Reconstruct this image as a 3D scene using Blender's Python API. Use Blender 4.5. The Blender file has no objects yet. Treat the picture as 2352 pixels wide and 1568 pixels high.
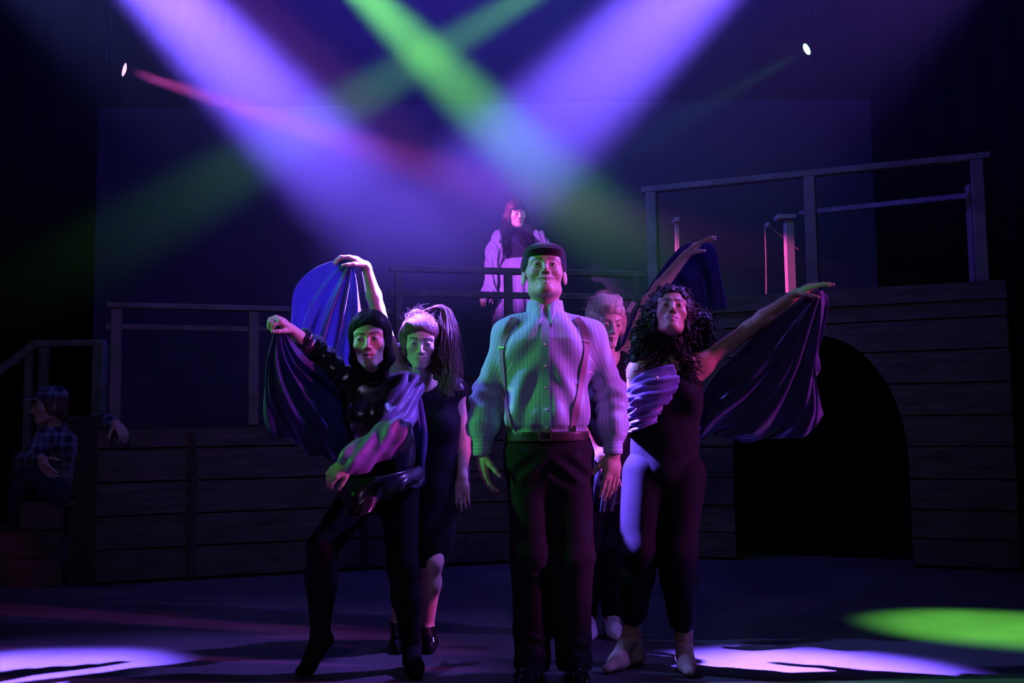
import bpy, bmesh, math, random
import numpy as np
from mathutils import Matrix, Vector, Euler

random.seed(7)
rng = np.random.default_rng(11)
scene = bpy.context.scene
COL = scene.collection
R = math.radians

# ------------------------------------------------------------------ camera
FPX, W, H = 2300.0, 2352.0, 1568.0
CAM_POS = Vector((0.0, 0.0, 1.05))
CAM_ROT = Matrix.Rotation(R(90 + 4.75), 3, 'X') @ Matrix.Rotation(R(-0.7), 3, 'Z')
cam_data = bpy.data.cameras.new('camera')
cam_data.sensor_width = 36.0
cam_data.lens = FPX / W * 36.0
cam_data.clip_end = 100
cam = bpy.data.objects.new('camera', cam_data)
cam.matrix_world = Matrix.Translation(CAM_POS) @ CAM_ROT.to_4x4()
COL.objects.link(cam)
scene.camera = cam

def at(px, py, depth):
    """World point that lies `depth` metres upstage of the camera under a photo position."""
    d = CAM_ROT @ Vector(((px - W / 2) / FPX, -(py - H / 2) / FPX, -1.0))
    return CAM_POS + d * (depth / d.y)

# ------------------------------------------------------------------ world, exposure
scene.view_settings.view_transform = 'Standard'
scene.view_settings.look = 'None'
scene.view_settings.exposure = 0.0
scene.view_settings.gamma = 1.0
scene.view_settings.use_curve_mapping = False
world = bpy.data.worlds.new('house_dark')
scene.world = world
world.use_nodes = True
world.node_tree.nodes['Background'].inputs[0].default_value = (0.004, 0.004, 0.012, 1)
world.node_tree.nodes['Background'].inputs[1].default_value = 1.0
scene.cycles.volume_bounces = 0
scene.cycles.max_bounces = 2
scene.cycles.diffuse_bounces = 1
scene.cycles.glossy_bounces = 1
scene.cycles.transparent_max_bounces = 6
scene.cycles.volume_step_rate = 6.0
scene.cycles.use_light_tree = False
scene.cycles.use_denoising = True
scene.cycles.use_adaptive_sampling = True
scene.cycles.adaptive_threshold = 0.035
scene.cycles.adaptive_min_samples = 24

# ------------------------------------------------------------------ stage lights
def spot(name, loc, target, color, power, size, blend=0.6, radius=0.05):
    d = bpy.data.lights.new(name, 'SPOT')
    d.color = color
    d.energy = power
    d.spot_size = R(size)
    d.spot_blend = blend
    d.shadow_soft_size = radius
    o = bpy.data.objects.new(name, d)
    o.location = loc
    v = Vector(target) - Vector(loc)
    o.rotation_euler = v.to_track_quat('-Z', 'Y').to_euler()
    COL.objects.link(o)
    return o

VIOLET = (0.16, 0.082, 1.0)
BLUE = (0.05, 0.035, 1.0)
GREEN = (0.21, 1.0, 0.10)
MAGENTA = (0.85, 0.07, 0.70)
# back truss, high upstage, crossing towards the audience
spot('violet_beam_spotlight', (-4.47, 6.2, 6.3), (1.2, 4.30, 0.0), VIOLET, 310000, 7.2, 1.0, 0.06)
spot('violet_beam_spotlight', (3.80, 6.1, 6.4), (-2.2, 4.38, 0.0), VIOLET, 240000, 8.0, 1.0, 0.06)
spot('green_beam_spotlight', (-2.01, 7.09, 5.2), (2.45, 5.15, 0.0), GREEN, 18000, 9.6, 1.0, 0.05)
spot('green_beam_spotlight', (1.48, 7.57, 5.18), (-7.0, 7.9, 0.2), GREEN, 7000, 9.0, 1.0, 0.05)
spot('blue_back_spotlight', (-3.7, 5.25, 4.6), (0.1, 4.30, 1.3), (0.17, 0.21, 1.0), 1150, 22, 0.6, 0.06)
spot('violet_back_spotlight', (3.7, 5.35, 4.8), (-0.1, 4.42, 1.4), (0.24, 0.11, 1.0), 2000, 22, 0.6, 0.06)
# box booms at the sides
spot('green_side_spotlight', (-4.6, 3.75, 2.7), (0.0, 4.16, 1.3), (0.06, 1.0, 0.12), 430, 18, 0.4, 0.06)
spot('magenta_side_spotlight', (4.8, 3.45, 2.4), (0.2, 4.32, 1.25), MAGENTA, 880, 25, 0.4, 0.06)
spot('violet_side_spotlight', (5.0, 3.6, 3.6), (0.3, 4.5, 1.0), (0.28, 0.12, 1.0), 560, 24, 0.6, 0.06)
spot('lavender_side_spotlight', (-3.2, 2.0, 4.4), (0.0, 8.7, 2.45), (0.60, 0.13, 1.0), 6000, 8, 0.8, 0.06)
# overhead washes and added fills
spot('blue_halo_fill', (-4.9, 7.2, 5.6), (0.5, 8.2, 4.9), (0.07, 0.04, 1.0), 1900, 55, 1.0, 0.1)  # added to spread a blue halo through the haze round the beams
spot('blue_halo_fill', (4.4, 7.2, 5.6), (-0.6, 8.2, 4.9), (0.08, 0.04, 1.0), 1300, 55, 1.0, 0.1)  # its counterpart from the right, also added for the haze halo
spot('blue_wash_spotlight', (-0.4, 6.6, 6.5), (-0.3, 8.6, 1.2), (0.10, 0.06, 1.0), 270, 80, 1.0, 0.2)
spot('blue_floor_wash_spotlight', (0.4, 6.2, 6.6), (0.0, 5.6, 0.0), (0.13, 0.12, 1.0), 170, 75, 1.0, 0.2)
spot('green_wash_spotlight', (0.6, 5.4, 6.3), (1.2, 9.4, 2.4), (0.06, 0.9, 0.6), 80, 60, 1.0, 0.2)
spot('front_fill', (-0.6, -1.5, 4.6), (0.0, 8.0, 1.3), (0.55, 0.50, 1.0), 120, 60, 1.0, 0.2)  # added dim fill that lifts the dark plank walls

# ------------------------------------------------------------------ helpers
def tag(o, label=None, cat=None, group=None, kind=None):
    if label: o['label'] = label
    if cat: o['category'] = cat
    if group: o['group'] = group
    if kind: o['kind'] = kind
    return o

def empty(name, loc, label=None, cat=None, group=None):
    o = bpy.data.objects.new(name, None)
    o.location = loc
    o.empty_display_size = 0.1
    COL.objects.link(o)
    return tag(o, label, cat, group)

_wloc = {}
def wloc(o):
    p = Vector(o.location)
    q = o.parent
    while q is not None:
        p = p + Vector(q.location); q = q.parent
    return p

def mesh_obj(name, verts, faces, mat=None, parent=None, smooth=False, base=None):
    """verts in world space (numpy or list). Top level objects get their origin at `base`."""
    v = np.asarray(verts, dtype=np.float64).reshape(-1, 3)
    org = wloc(parent) if parent is not None else Vector(base if base is not None else (0, 0, 0))
    v = v - np.array(org)
    me = bpy.data.meshes.new(name)
    if isinstance(faces, np.ndarray):
        n = faces.shape[1]
        me.vertices.add(len(v)); me.vertices.foreach_set('co', v.astype(np.float32).ravel())
        me.loops.add(faces.size); me.loops.foreach_set('vertex_index', faces.astype(np.int32).ravel())
        me.polygons.add(len(faces))
        me.polygons.foreach_set('loop_start', np.arange(0, faces.size, n, dtype=np.int32))
        me.polygons.foreach_set('loop_total', np.full(len(faces), n, dtype=np.int32))
        me.update(calc_edges=True); me.validate()
    else:
        me.from_pydata([tuple(p) for p in v], [], faces); me.update()
    if smooth:
        me.polygons.foreach_set('use_smooth', np.ones(len(me.polygons), dtype=bool))
    if mat: me.materials.append(mat)
    o = bpy.data.objects.new(name, me)
    COL.objects.link(o)
    if parent is not None: o.parent = parent
    elif base is not None: o.location = base
    return o

def prism(name, poly, axis_u, axis_z, axis_n, origin, thick, mat, parent=None, base=None, bevel=0.0):
    """Extrude polygon [(u,z)...] by thick along axis_n; front face at +n."""
    o3 = Vector(origin); U, Z, N = Vector(axis_u), Vector(axis_z), Vector(axis_n)
    n = len(poly)
    vs = [o3 + U * u + Z * z + N * thick for u, z in poly] + [o3 + U * u + Z * z for u, z in poly]
    fs = [list(range(n)), list(range(2 * n - 1, n - 1, -1))]
    for i in range(n):
        j = (i + 1) % n
        fs.append([i, n + i, n + j, j])
    ob = mesh_obj(name, [tuple(v) for v in vs], fs, mat, parent, base=base)
    if bevel:
        bm = bmesh.new(); bm.from_mesh(ob.data)
        bmesh.ops.recalc_face_normals(bm, faces=bm.faces)
        bmesh.ops.bevel(bm, geom=list(bm.edges), offset=bevel, segments=1, affect='EDGES')
        bm.to_mesh(ob.data); bm.free()
    return ob

def bar(name, a, b, w, h, mat, parent=None, up=(0, 0, 1), base=None, bevel=0.006):
    """Rectangular timber from a to b: w across, h along up."""
    a, b = Vector(a), Vector(b)
    d = (b - a).normalized(); u = Vector(up)
    s = d.cross(u)
    if s.length < 1e-4: s = d.cross(Vector((0, 1, 0)))
    s.normalize(); t = s.cross(d).normalized()
    L = (b - a).length
    return prism(name, [(-w / 2, -h / 2), (w / 2, -h / 2), (w / 2, h / 2), (-w / 2, h / 2)], s, t, d, a, L, mat, parent, base, bevel)

def lathe(name, profile, a, axis, mat, parent=None, seg=24, base=None, smooth=True):
    """profile [(r, t)] revolved around axis starting at a."""
    a = np.array(a); ax = np.array(Vector(axis).normalized())
    h = np.array([1, 0, 0]) if abs(ax[0]) < 0.8 else np.array([0, 1, 0])
    u = np.cross(ax, h); u /= np.linalg.norm(u); w = np.cross(ax, u)
    th = np.linspace(0, 2 * np.pi, seg, endpoint=False)
    ring = np.cos(th)[:, None] * u + np.sin(th)[:, None] * w
    vs = np.concatenate([a + ax * t + ring * r for r, t in profile])
    fs = []
    for i in range(len(profile) - 1):
        for k in range(seg):
            l = (k + 1) % seg
            fs.append([i * seg + k, i * seg + l, (i + 1) * seg + l, (i + 1) * seg + k])
    fs.append(list(range(seg - 1, -1, -1)))
    fs.append([(len(profile) - 1) * seg + k for k in range(seg)])
    return mesh_obj(name, vs, fs, mat, parent, smooth=smooth, base=base)

# ------------------------------------------------------------------ materials
def new_mat(name, color, rough=0.7, spec=0.3, noise=0.0, nscale=20.0, bump=0.0, bscale=60.0, stretch=(1, 1, 1), metal=0.0, sheen=0.0, coat=0.0):
    m = bpy.data.materials.new(name)
    m.use_nodes = True
    nt = m.node_tree; N = nt.nodes; L = nt.links
    b = N['Principled BSDF']
    b.inputs['Base Color'].default_value = (*color, 1)
    b.inputs['Roughness'].default_value = rough
    b.inputs['Specular IOR Level'].default_value = spec
    b.inputs['Metallic'].default_value = metal
    if sheen:
        b.inputs['Sheen Weight'].default_value = sheen
        b.inputs['Sheen Roughness'].default_value = 0.4
    if coat: b.inputs['Coat Weight'].default_value = coat
    if noise or bump:
        tc = N.new('ShaderNodeTexCoord'); mp = N.new('ShaderNodeMapping')
        mp.inputs['Scale'].default_value = stretch
        L.new(tc.outputs['Object'], mp.inputs['Vector'])
    if noise:
        n = N.new('ShaderNodeTexNoise'); n.inputs['Scale'].default_value = nscale; n.inputs['Detail'].default_value = 4
        L.new(mp.outputs['Vector'], n.inputs['Vector'])
        r = N.new('ShaderNodeMapRange')
        r.inputs['From Min'].default_value = 0.3; r.inputs['From Max'].default_value = 0.7
        r.inputs['To Min'].default_value = 1 - noise; r.inputs['To Max'].default_value = 1 + noise
        L.new(n.outputs['Fac'], r.inputs['Value'])
        mx = N.new('ShaderNodeVectorMath'); mx.operation = 'SCALE'
        mx.inputs[0].default_value = color
        L.new(r.outputs['Result'], mx.inputs['Scale'])
        L.new(mx.outputs['Vector'], b.inputs['Base Color'])
    if bump:
        n2 = N.new('ShaderNodeTexNoise'); n2.inputs['Scale'].default_value = bscale; n2.inputs['Detail'].default_value = 5
        L.new(mp.outputs['Vector'], n2.inputs['Vector'])
        bp = N.new('ShaderNodeBump'); bp.inputs['Strength'].default_value = bump; bp.inputs['Distance'].default_value = 0.01
        L.new(n2.outputs['Fac'], bp.inputs['Height'])
        L.new(bp.outputs['Normal'], b.inputs['Normal'])
    return m

M = {}
M['floor'] = new_mat('stage_floor_paint', (0.105, 0.10, 0.105), 0.55, 0.35, 0.25, 2.2, 0.15, 40)
M['apron'] = new_mat('apron_floor_wood', (0.55, 0.40, 0.33), 0.5, 0.35, 0.2, 3.0, 0.12, 30, (1, 6, 1))
M['black_drape'] = new_mat('black_drape', (0.006, 0.006, 0.007), 0.95, 0.05, 0.3, 3.0)
M['black_wall'] = new_mat('black_painted_wall', (0.02, 0.02, 0.022), 0.9, 0.1, 0.2, 2.0)
M['backdrop'] = new_mat('backdrop_canvas', (0.10, 0.095, 0.12), 0.9, 0.1, 0.12, 1.6, 0.05, 30)
M['plank'] = new_mat('weathered_plank', (0.13, 0.10, 0.095), 0.75, 0.2, 0.35, 6.0, 0.35, 30, (0.6, 0.6, 6))
M['plank_dark'] = new_mat('dark_batten', (0.07, 0.055, 0.05), 0.8, 0.2, 0.3, 8.0, 0.3, 30, (6, 6, 0.6))
M['rail'] = new_mat('grey_rail_timber', (0.24, 0.20, 0.19), 0.7, 0.25, 0.3, 7.0, 0.3, 40)
M['rail_green'] = new_mat('stair_rail_timber', (0.20, 0.24, 0.20), 0.7, 0.25, 0.3, 7.0, 0.3, 40)
M['pale_post'] = new_mat('pale_post_timber', (0.55, 0.45, 0.40), 0.6, 0.3, 0.15, 9.0, 0.2, 40)
M['rope'] = new_mat('hemp_rope', (0.45, 0.36, 0.28), 0.9, 0.1, 0.2, 60, 0.5, 200)
M['fixture'] = new_mat('black_lamp_housing', (0.02, 0.02, 0.02), 0.4, 0.4, 0.2, 20)
M['deck'] = new_mat('platform_deck', (0.06, 0.05, 0.05), 0.85, 0.15, 0.3, 6)
# ================================================================== the room
def slab(name, x0, x1, y0, y1, z0, z1, mat):
    o = prism(name, [(x0, y0), (x1, y0), (x1, y1), (x0, y1)], (1, 0, 0), (0, 1, 0), (0, 0, 1), (0, 0, z0), z1 - z0, mat, base=(0, 0, z0))
    return tag(o, kind='structure')
slab('floor', -6.5, 6.5, 4.17, 11.0, -0.12, 0.0, M['floor'])
slab('floor_apron', -6.5, 6.5, -2.5, 4.17, -0.12, -0.0005, M['apron'])
slab('ceiling', -6.5, 6.5, -2.5, 11.0, 7.2, 7.35, M['black_wall'])
slab('wall_left', -6.65, -6.5, -2.5, 11.0, -0.12, 7.35, M['black_wall'])
slab('wall_right', 6.5, 6.65, -2.5, 11.0, -0.12, 7.35, M['black_wall'])
slab('wall_back', -6.5, 6.5, 11.0, 11.15, -0.12, 7.35, M['black_wall'])
slab('wall_house', -6.65, 6.65, -2.65, -2.5, -0.12, 7.35, M['black_wall'])

def drape(name, x0, x1, y, z0, z1, label, amp=0.07, wl=0.34, seed=1):
    n = int((x1 - x0) / wl * 12) + 2
    xs = np.linspace(x0, x1, n); r = np.random.default_rng(seed)
    ph = np.cumsum(r.normal(0, 0.12, n))
    ys = y + amp * np.sin((xs - x0) / wl * 2 * np.pi + ph)
    vs = []
    for z in (z0, z1):
        vs += [(x, yy, z) for x, yy in zip(xs, ys)]
    for z in (z0, z1):
        vs += [(x, yy + 0.012, z) for x, yy in zip(xs, ys)]
    fs = [[i, i + 1, n + i + 1, n + i] for i in range(n - 1)] + [[3 * n + i, 3 * n + i + 1, 2 * n + i + 1, 2 * n + i] for i in range(n - 1)]
    fs += [[0, n, 3 * n, 2 * n], [n - 1, 3 * n - 1, 4 * n - 1, 2 * n - 1]]
    fs += [[n + i, n + i + 1, 3 * n + i + 1, 3 * n + i] for i in range(n - 1)]
    o = mesh_obj(name, vs, fs, M['black_drape'], smooth=True, base=((x0 + x1) / 2, y, z0))
    return tag(o, label, 'curtain', 'black masking drapes')
drape('black_drape', -6.45, -3.0, 10.45, 0.0, 7.15, 'black masking drape hanging left of the backdrop', seed=3)
drape('black_drape', 2.6, 6.45, 10.45, 0.0, 7.15, 'black masking drape hanging right of the backdrop', seed=4)

# flat painted backdrop standing behind the platforms
bd0, bd1 = at(215, 700, 9.9), at(2010, 500, 9.9)
ztop = at(1100, 238, 9.9).z
o = prism('backdrop_panel', [(bd0.x, 0.0), (bd1.x, 0.0), (bd1.x, ztop), (bd0.x, ztop)], (1, 0, 0), (0, 0, 1), (0, -1, 0), (0, 9.95, 0), 0.05, M['backdrop'], base=((bd0.x + bd1.x) / 2, 9.95, 0))
tag(o, 'wide flat pale backdrop panel standing behind the plank platforms', 'backdrop')

# ================================================================== plank platforms
def plank_wall(root, A, B, zs, cuts, arch=None, gap=0.012, thick=0.03):
    """Rows of planks between heights zs on the vertical plane A-B; cuts are u positions of joints."""
    A, B = Vector((*A, 0)), Vector((*B, 0))
    U = (B - A).normalized(); Nn = Vector((U.y, -U.x, 0))
    L = (B - A).length
    cs = [0.0] + cuts + [L]
    for r in range(len(zs) - 1):
        z0, z1 = zs[r] + gap / 2, zs[r + 1] - gap / 2
        for c in range(len(cs) - 1):
            u0, u1 = cs[c] + 0.003, cs[c + 1] - 0.003
            t = thick + random.uniform(-0.006, 0.008)
            sag = lambda: random.uniform(-0.004, 0.004)
            pieces = []
            if arch is None or u1 < arch(zs[r])[0] or u0 > arch(zs[r])[1] :
                pieces.append([(u0, z0 + sag()), (u1, z0 + sag()), (u1, z1 + sag()), (u0, z1 + sag())])
            else:
                ss = np.linspace(z0, z1, 5)
                lefts = [(arch(z)[0], z) for z in ss if arch(z)[1] > arch(z)[0] + 1e-3]
                rights = [(arch(z)[1], z) for z in ss if arch(z)[1] > arch(z)[0] + 1e-3]
                if not lefts:
                    pieces.append([(u0, z0), (u1, z0), (u1, z1), (u0, z1)])
                elif len(lefts) == len(ss):
                    if lefts[0][0] > u0 + 0.01: pieces.append([(u0, z0)] + lefts + [(u0, z1)])
                    if rights[0][0] < u1 - 0.01: pieces.append([(u1, z1)] + rights[::-1] + [(u1, z0)])
                else:   # the row that carries the crown of the arch
                    top = [(u, arch_crown(u)) for u in np.linspace(lefts[0][0], rights[0][0], 13)]
                    pieces.append([(u0, z0)] + top + [(u1, z0), (u1, z1), (u0, z1)])
            for p in pieces:
                prism('plank', p, U, (0, 0, 1), Nn, A, t, M['plank'], root)
    return U, Nn, L

def deck(root, pts, z, t=0.06):
    n = len(pts)
    vs = [(x, y, z) for x, y in pts] + [(x, y, z - t) for x, y in pts]
    fs = [list(range(n)), list(range(2 * n - 1, n - 1, -1))] + [[i, n + i, n + (i + 1) % n, (i + 1) % n] for i in range(n)]
    return mesh_obj('deck', vs, fs, M['deck'], root)

# low platform, stage right (left of picture)
LA, LB = (-2.85, 6.90), (-0.92, 7.54)
lp = empty('plank_platform', (-1.9, 7.3, 0), 'low plank-sided platform behind the two left dancers', 'platform')
zl = [0.02, 0.235, 0.462, 0.69, 0.92, 1.06]
U, Nn, L = plank_wall(lp, LA, LB, zl, [0.62])
backing = lambda root, A, B, z, d=0.02: prism('backing', [(0, 0.0), ((Vector(B) - Vector(A)).length, 0.0), ((Vector(B) - Vector(A)).length, z), (0, z)], (*(Vector(B) - Vector(A)).normalized(), 0), (0, 0, 1), (Nn.x, Nn.y, 0), Vector((*A, 0)) - Nn * 0.05, 0.045, M['plank_dark'], root)
backing(lp, LA, LB, 1.05)
A3 = Vector((*LA, 0))
for u in (0.62, 1.83):
    p = A3 + U * u + Nn * 0.045
    bar('batten', p, p + Vector((0, 0, 1.04)), 0.05, 0.02, M['plank_dark'], lp, up=Nn)
deck(lp, [LA, LB, (-0.92, 9.6), (-2.85, 9.6)], 1.07)

# middle platform, a step higher
CA, CB = (-0.92, 7.54), (1.08, 8.02)
cp = empty('plank_platform', (0.1, 8.2, 0), 'middle plank platform carrying the long-haired woman', 'platform')
zc = [0.02, 0.24, 0.465, 0.70, 0.93, 1.16, 1.39]
U, Nn, L = plank_wall(cp, CA, CB, zc, [0.55, 1.35])
backing(cp, CA, CB, 1.38)
deck(cp, [CA, CB, (1.08, 9.6), (-0.92, 9.6)], 1.42)

# tall platform, stage left (right of picture), with an arched doorway
RA, RB = (1.10, 7.98), (3.48, 7.00)
rp = empty('plank_platform', (2.3, 7.6, 0), 'tall plank platform with a dark arched doorway on the right', 'platform')
RU = (Vector((*RB, 0)) - Vector((*RA, 0))).normalized(); RN = Vector((RU.y, -RU.x, 0)); RL = (Vector((*RB, 0)) - Vector((*RA, 0))).length
def u_of(px):      # distance along the right wall of a picture column at mid height
    d = CAM_ROT @ Vector(((px - W / 2) / FPX, -(1000 - H / 2) / FPX, -1.0))
    A = Vector((*RA, 0)); n = RN
    t = (A - CAM_POS).to_2d().dot(n.to_2d()) / d.to_2d().dot(n.to_2d())
    p = CAM_POS + d * t
    return (p - A).to_2d().dot(RU.to_2d())
ul, ur = u_of(1684), u_of(2085)
uc = (ul + ur) / 2; half = (ur - ul) / 2
ARCH_TOP, SPRING = 1.69, 0.75
def arch_crown(u):
    t = min(1.0, abs(u - uc) / half)
    return SPRING + (ARCH_TOP - SPRING) * math.sqrt(max(0.0, 1 - t * t))
def arch(z):
    if z <= SPRING: return (ul, ur)
    if z >= ARCH_TOP: return (uc, uc)
    h = half * math.sqrt(1 - ((z - SPRING) / (ARCH_TOP - SPRING)) ** 2)
    return (uc - h, uc + h)
zr = [0.02, 0.21, 0.415, 0.63, 0.86, 1.08, 1.31, 1.545, 1.77, 1.895]
plank_wall(rp, RA, RB, zr, [], arch)
prism('fascia', [(0, 1.895), (RL, 1.895), (RL, 2.02), (0, 2.02)], RU, (0, 0, 1), RN, Vector((*RA, 0)), 0.05, M['plank'], rp)
deck(rp, [RA, RB, (3.48, 9.3), (1.10, 9.3)], 2.0)
# reveal of the arch
na = 28
rim = [(ul, 0.0)] + [(uc - half * math.cos(t), SPRING + (ARCH_TOP - SPRING) * math.sin(t)) for t in np.linspace(0, math.pi, na)] + [(ur, 0.0)]
A3 = Vector((*RA, 0))
vs = []
for off, dd in ((0.0, 0.02), (0.0, -0.45), (0.03, -0.45), (0.03, 0.0)):
    for u, z in rim:
        ang = math.atan2(z - SPRING, u - uc) if z > SPRING else (math.pi if u < uc else 0)
        vs.append(A3 + RU * (u + off * math.cos(ang)) + Vector((0, 0, z + off * max(0, math.sin(ang)))) + RN * dd)
n = len(rim)
fs = []
for k in range(3):
    fs += [[k * n + i, k * n + i + 1, (k + 1) * n + i + 1, (k + 1) * n + i] for i in range(n - 1)]
mesh_obj('arch_reveal', [tuple(v) for v in vs], fs, M['plank_dark'], rp)
# end wall that turns back upstage at the far right
for k in range(len(zr) - 1):
    bar('plank', (3.49, 7.02, (zr[k] + zr[k + 1]) / 2), (3.49, 9.3, (zr[k] + zr[k + 1]) / 2), 0.03, zr[k + 1] - zr[k] - 0.012, M['plank'], rp)
# cloth that closes the doorway
dn = 40
us = np.linspace(ul - 0.12, ur + 0.12, dn)
vs = []
for z in (0.01, 1.85):
    for i, u in enumerate(us):
        p = A3 + RU * u - RN * (0.42 + 0.03 * math.sin(i * 1.15)) + Vector((0, 0, z)); vs.append(p)
for z in (0.01, 1.85):
    for i, u in enumerate(us):
        p = A3 + RU * u - RN * (0.43 + 0.03 * math.sin(i * 1.15)) + Vector((0, 0, z)); vs.append(p)
fs = [[i, i + 1, dn + i + 1, dn + i] for i in range(dn - 1)] + [[3 * dn + i, 3 * dn + i + 1, 2 * dn + i + 1, 2 * dn + i] for i in range(dn - 1)]
dc_c = A3 + RU * uc - RN * 0.42
o = mesh_obj('doorway_curtain', [tuple(v) for v in vs], fs, M['black_drape'], smooth=True, base=(dc_c.x, dc_c.y, 0.01))
tag(o, 'dark green-black curtain hanging inside the arched doorway', 'curtain')

# ================================================================== railings
def railing(name, A, B, zdeck, ztops, posts, label, mat, mat_post=None, w=0.07, h=0.045, pw=0.06, group='timber railings on the platforms'):
    A, B = Vector((*A, 0)), Vector((*B, 0))
    U = (B - A).normalized(); L = (B - A).length
    root = empty(name, ((A + B) / 2) + Vector((0, 0, zdeck)), label, 'railing', group)
    for k, z in enumerate(ztops):
        bar('top_rail' if k == 0 else 'mid_rail', A + Vector((0, 0, z)) - U * 0.03, B + Vector((0, 0, z)) + U * 0.03, w if k == 0 else 0.035, h, mat, root)
    for u in posts:
        p = A + U * u
        bar('post', p + Vector((0, 0, zdeck)), p + Vector((0, 0, ztops[0] - h / 2)), pw, pw, mat_post or mat, root, up=Vector((U.y, -U.x, 0)))
    return root
railing('railing', (-2.80, 6.95), (-0.95, 7.57), 1.07, [1.915, 1.765], [0.04, 0.97, 1.90], 'low timber railing on the left platform', M['rail'], w=0.09, h=0.04, pw=0.075)
railing('railing', (-0.90, 7.58), (1.05, 8.05), 1.42, [2.25, 2.06], [0.04, 0.9, 1.95], 'middle timber railing in front of the long-haired woman', M['rail'], w=0.05, h=0.05)
rr = railing('railing', (1.10, 8.0), (3.42, 7.06), 2.02, [2.93], [0.05, 1.28, 2.44], 'high sloping timber railing on top of the tall right platform', M['rail'], w=0.08, h=0.05, pw=0.085)
p = Vector((3.36, 7.08, 0)); bar('post', p + Vector((0.1, 0.3, 2.0)), p + Vector((0.1, 0.3, 2.8)), 0.08, 0.08, M['rail'], rr)

# rear stair rails on the tall platform, their pale posts caught by the pink lamp
def newel(px, ytop, ybot, dpt, wpx, label, capl, capr):
    a, b = at(px, ybot, dpt), at(px, ytop, dpt)
    b = Vector((a.x, b.y, b.z)); s = FPX / dpt
    root = empty('newel_post', (a.x, dpt, 2.02), label, 'post', 'pale newel posts behind the tall platform')
    bar('shaft', (a.x, dpt, 2.02), (a.x, dpt, b.z), wpx / s, wpx / s, M['pale_post'], root, up=(0, 1, 0))
    bar('cap', (a.x - capl / s, dpt, b.z + 0.02), (a.x + capr / s, dpt, b.z + 0.02), 0.14, 0.045, M['pale_post'], root)
    return root
newel(1558, 512, 650, 9.1, 10, 'slim pale newel post lit pink behind the raised hand', 9, 5)
newel(1817, 505, 672, 8.9, 21, 'thick pale newel post lit pink beside the hanging cord', 30, 14)
ra, rb = at(1838, 490, 8.9), at(2240, 448, 7.6)
rr2 = empty('railing', ((ra.x + rb.x) / 2, 8.2, 2.02), 'second lower railing running behind the high right railing', 'railing', 'timber railings on the platforms')
bar('top_rail', ra, rb, 0.06, 0.045, M['rail'], rr2)
pb = Vector((rb.x, rb.y, 2.02)); bar('post', pb, (rb.x, rb.y, rb.z), 0.05, 0.05, M['rail'], rr2, up=(0, 1, 0))

def tube_pts(name, pts, r, mat, parent=None, sides=6, base=None):
    v, f = sweep([np.array([tuple(p) for p in pts])], [r], sides)
    return mesh_obj(name, v, f, mat, parent, smooth=True, base=base)

def sweep(lines, radii, sides=5, taper=None):
    """Tubes round polylines -> one vertex array and one quad array. radii: scalar per line or array per point."""
    V, F, off = [], [], 0
    th = np.linspace(0, 2 * np.pi, sides, endpoint=False)
    cs, sn = np.cos(th), np.sin(th)
    for P, r in zip(lines, radii):
        P = np.asarray(P, float); n = len(P)
        T = np.gradient(P, axis=0); T /= np.linalg.norm(T, axis=1)[:, None] + 1e-12
        ref = np.array([0.31, 0.87, 0.38]) if abs(T[0] @ np.array([0.31, 0.87, 0.38])) < 0.9 else np.array([0.9, -0.2, 0.4])
        A = np.cross(T, ref); A /= np.linalg.norm(A, axis=1)[:, None] + 1e-12
        B = np.cross(T, A)
        rr = np.broadcast_to(np.asarray(r, float), (n,))
        if taper is not None: rr = rr * taper(np.linspace(0, 1, n))
        ring = P[:, None, :] + rr[:, None, None] * (cs[None, :, None] * A[:, None, :] + sn[None, :, None] * B[:, None, :])
        V.append(ring.reshape(-1, 3))
        i = np.arange(n - 1)[:, None] * sides; k = np.arange(sides)[None, :]; l = (k + 1) % sides
        q = np.stack([i + k, i + l, i + sides + l, i + sides + k], -1).reshape(-1, 4) + off
        F.append(q); off += n * sides
    return np.concatenate(V), np.concatenate(F)

cd = 8.95
k0 = at(1764, 517, cd)
cr = empty('hanging_cord', (k0.x, cd, 2.02), 'thin cord hanging from a round knob beside the thick pink-lit newel post', 'cord')
lathe('knob', [(0.004, -0.026), (0.018, -0.022), (0.026, -0.008), (0.026, 0.008), (0.018, 0.022), (0.004, 0.026)], k0, (0.3, -1, 0.2), M['pale_post'], cr, 14)
c1, c2 = at(1757, 516, cd), at(1760, 682, cd)
tube_pts('cord', [c1.lerp(c2, t) + Vector((0.004 * math.sin(t * 3), 0, 0)) for t in np.linspace(0, 1, 12)], 0.006, M['rope'], cr)
c3 = at(1834, 572, 8.98)
tube_pts('stay', [k0.lerp(c3, t) for t in np.linspace(0, 1, 8)], 0.007, M['rope'], cr)

# stair unit at the far left with its handrail
st = empty('stair_unit', (-3.4, 7.05, 0), 'dark timber stair unit under the seated man', 'stairs')
for k in range(3):
    z = 0.19 * (k + 1); x0 = -4.05 + 0.35 * k
    bar('step', (x0 + 0.19, 6.86, z - 0.02), (x0 + 0.19, 7.40, z - 0.02), 0.38, 0.04, M['plank'], st)
    bar('riser', (x0 + 0.012, 6.88, z - 0.115), (x0 + 0.012, 7.38, z - 0.115), 0.02, 0.15, M['plank'], st)
    prism('side_board', [(x0, z - 0.186), (-3.06, z - 0.186), (-3.06, z - 0.006), (x0, z - 0.006)], (1, 0, 0), (0, 0, 1), (0, -1, 0), (0, 6.88, 0), 0.03, M['plank'], st)
nb = empty('square_post', (-2.94, 7.0, 0), 'thick dark square post under the seated man\'s arm', 'post')
bar('shaft', (-2.94, 7.0, 0), (-2.94, 7.0, 1.12), 0.22, 0.2, M['plank_dark'], nb, up=(0, 1, 0))
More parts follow.
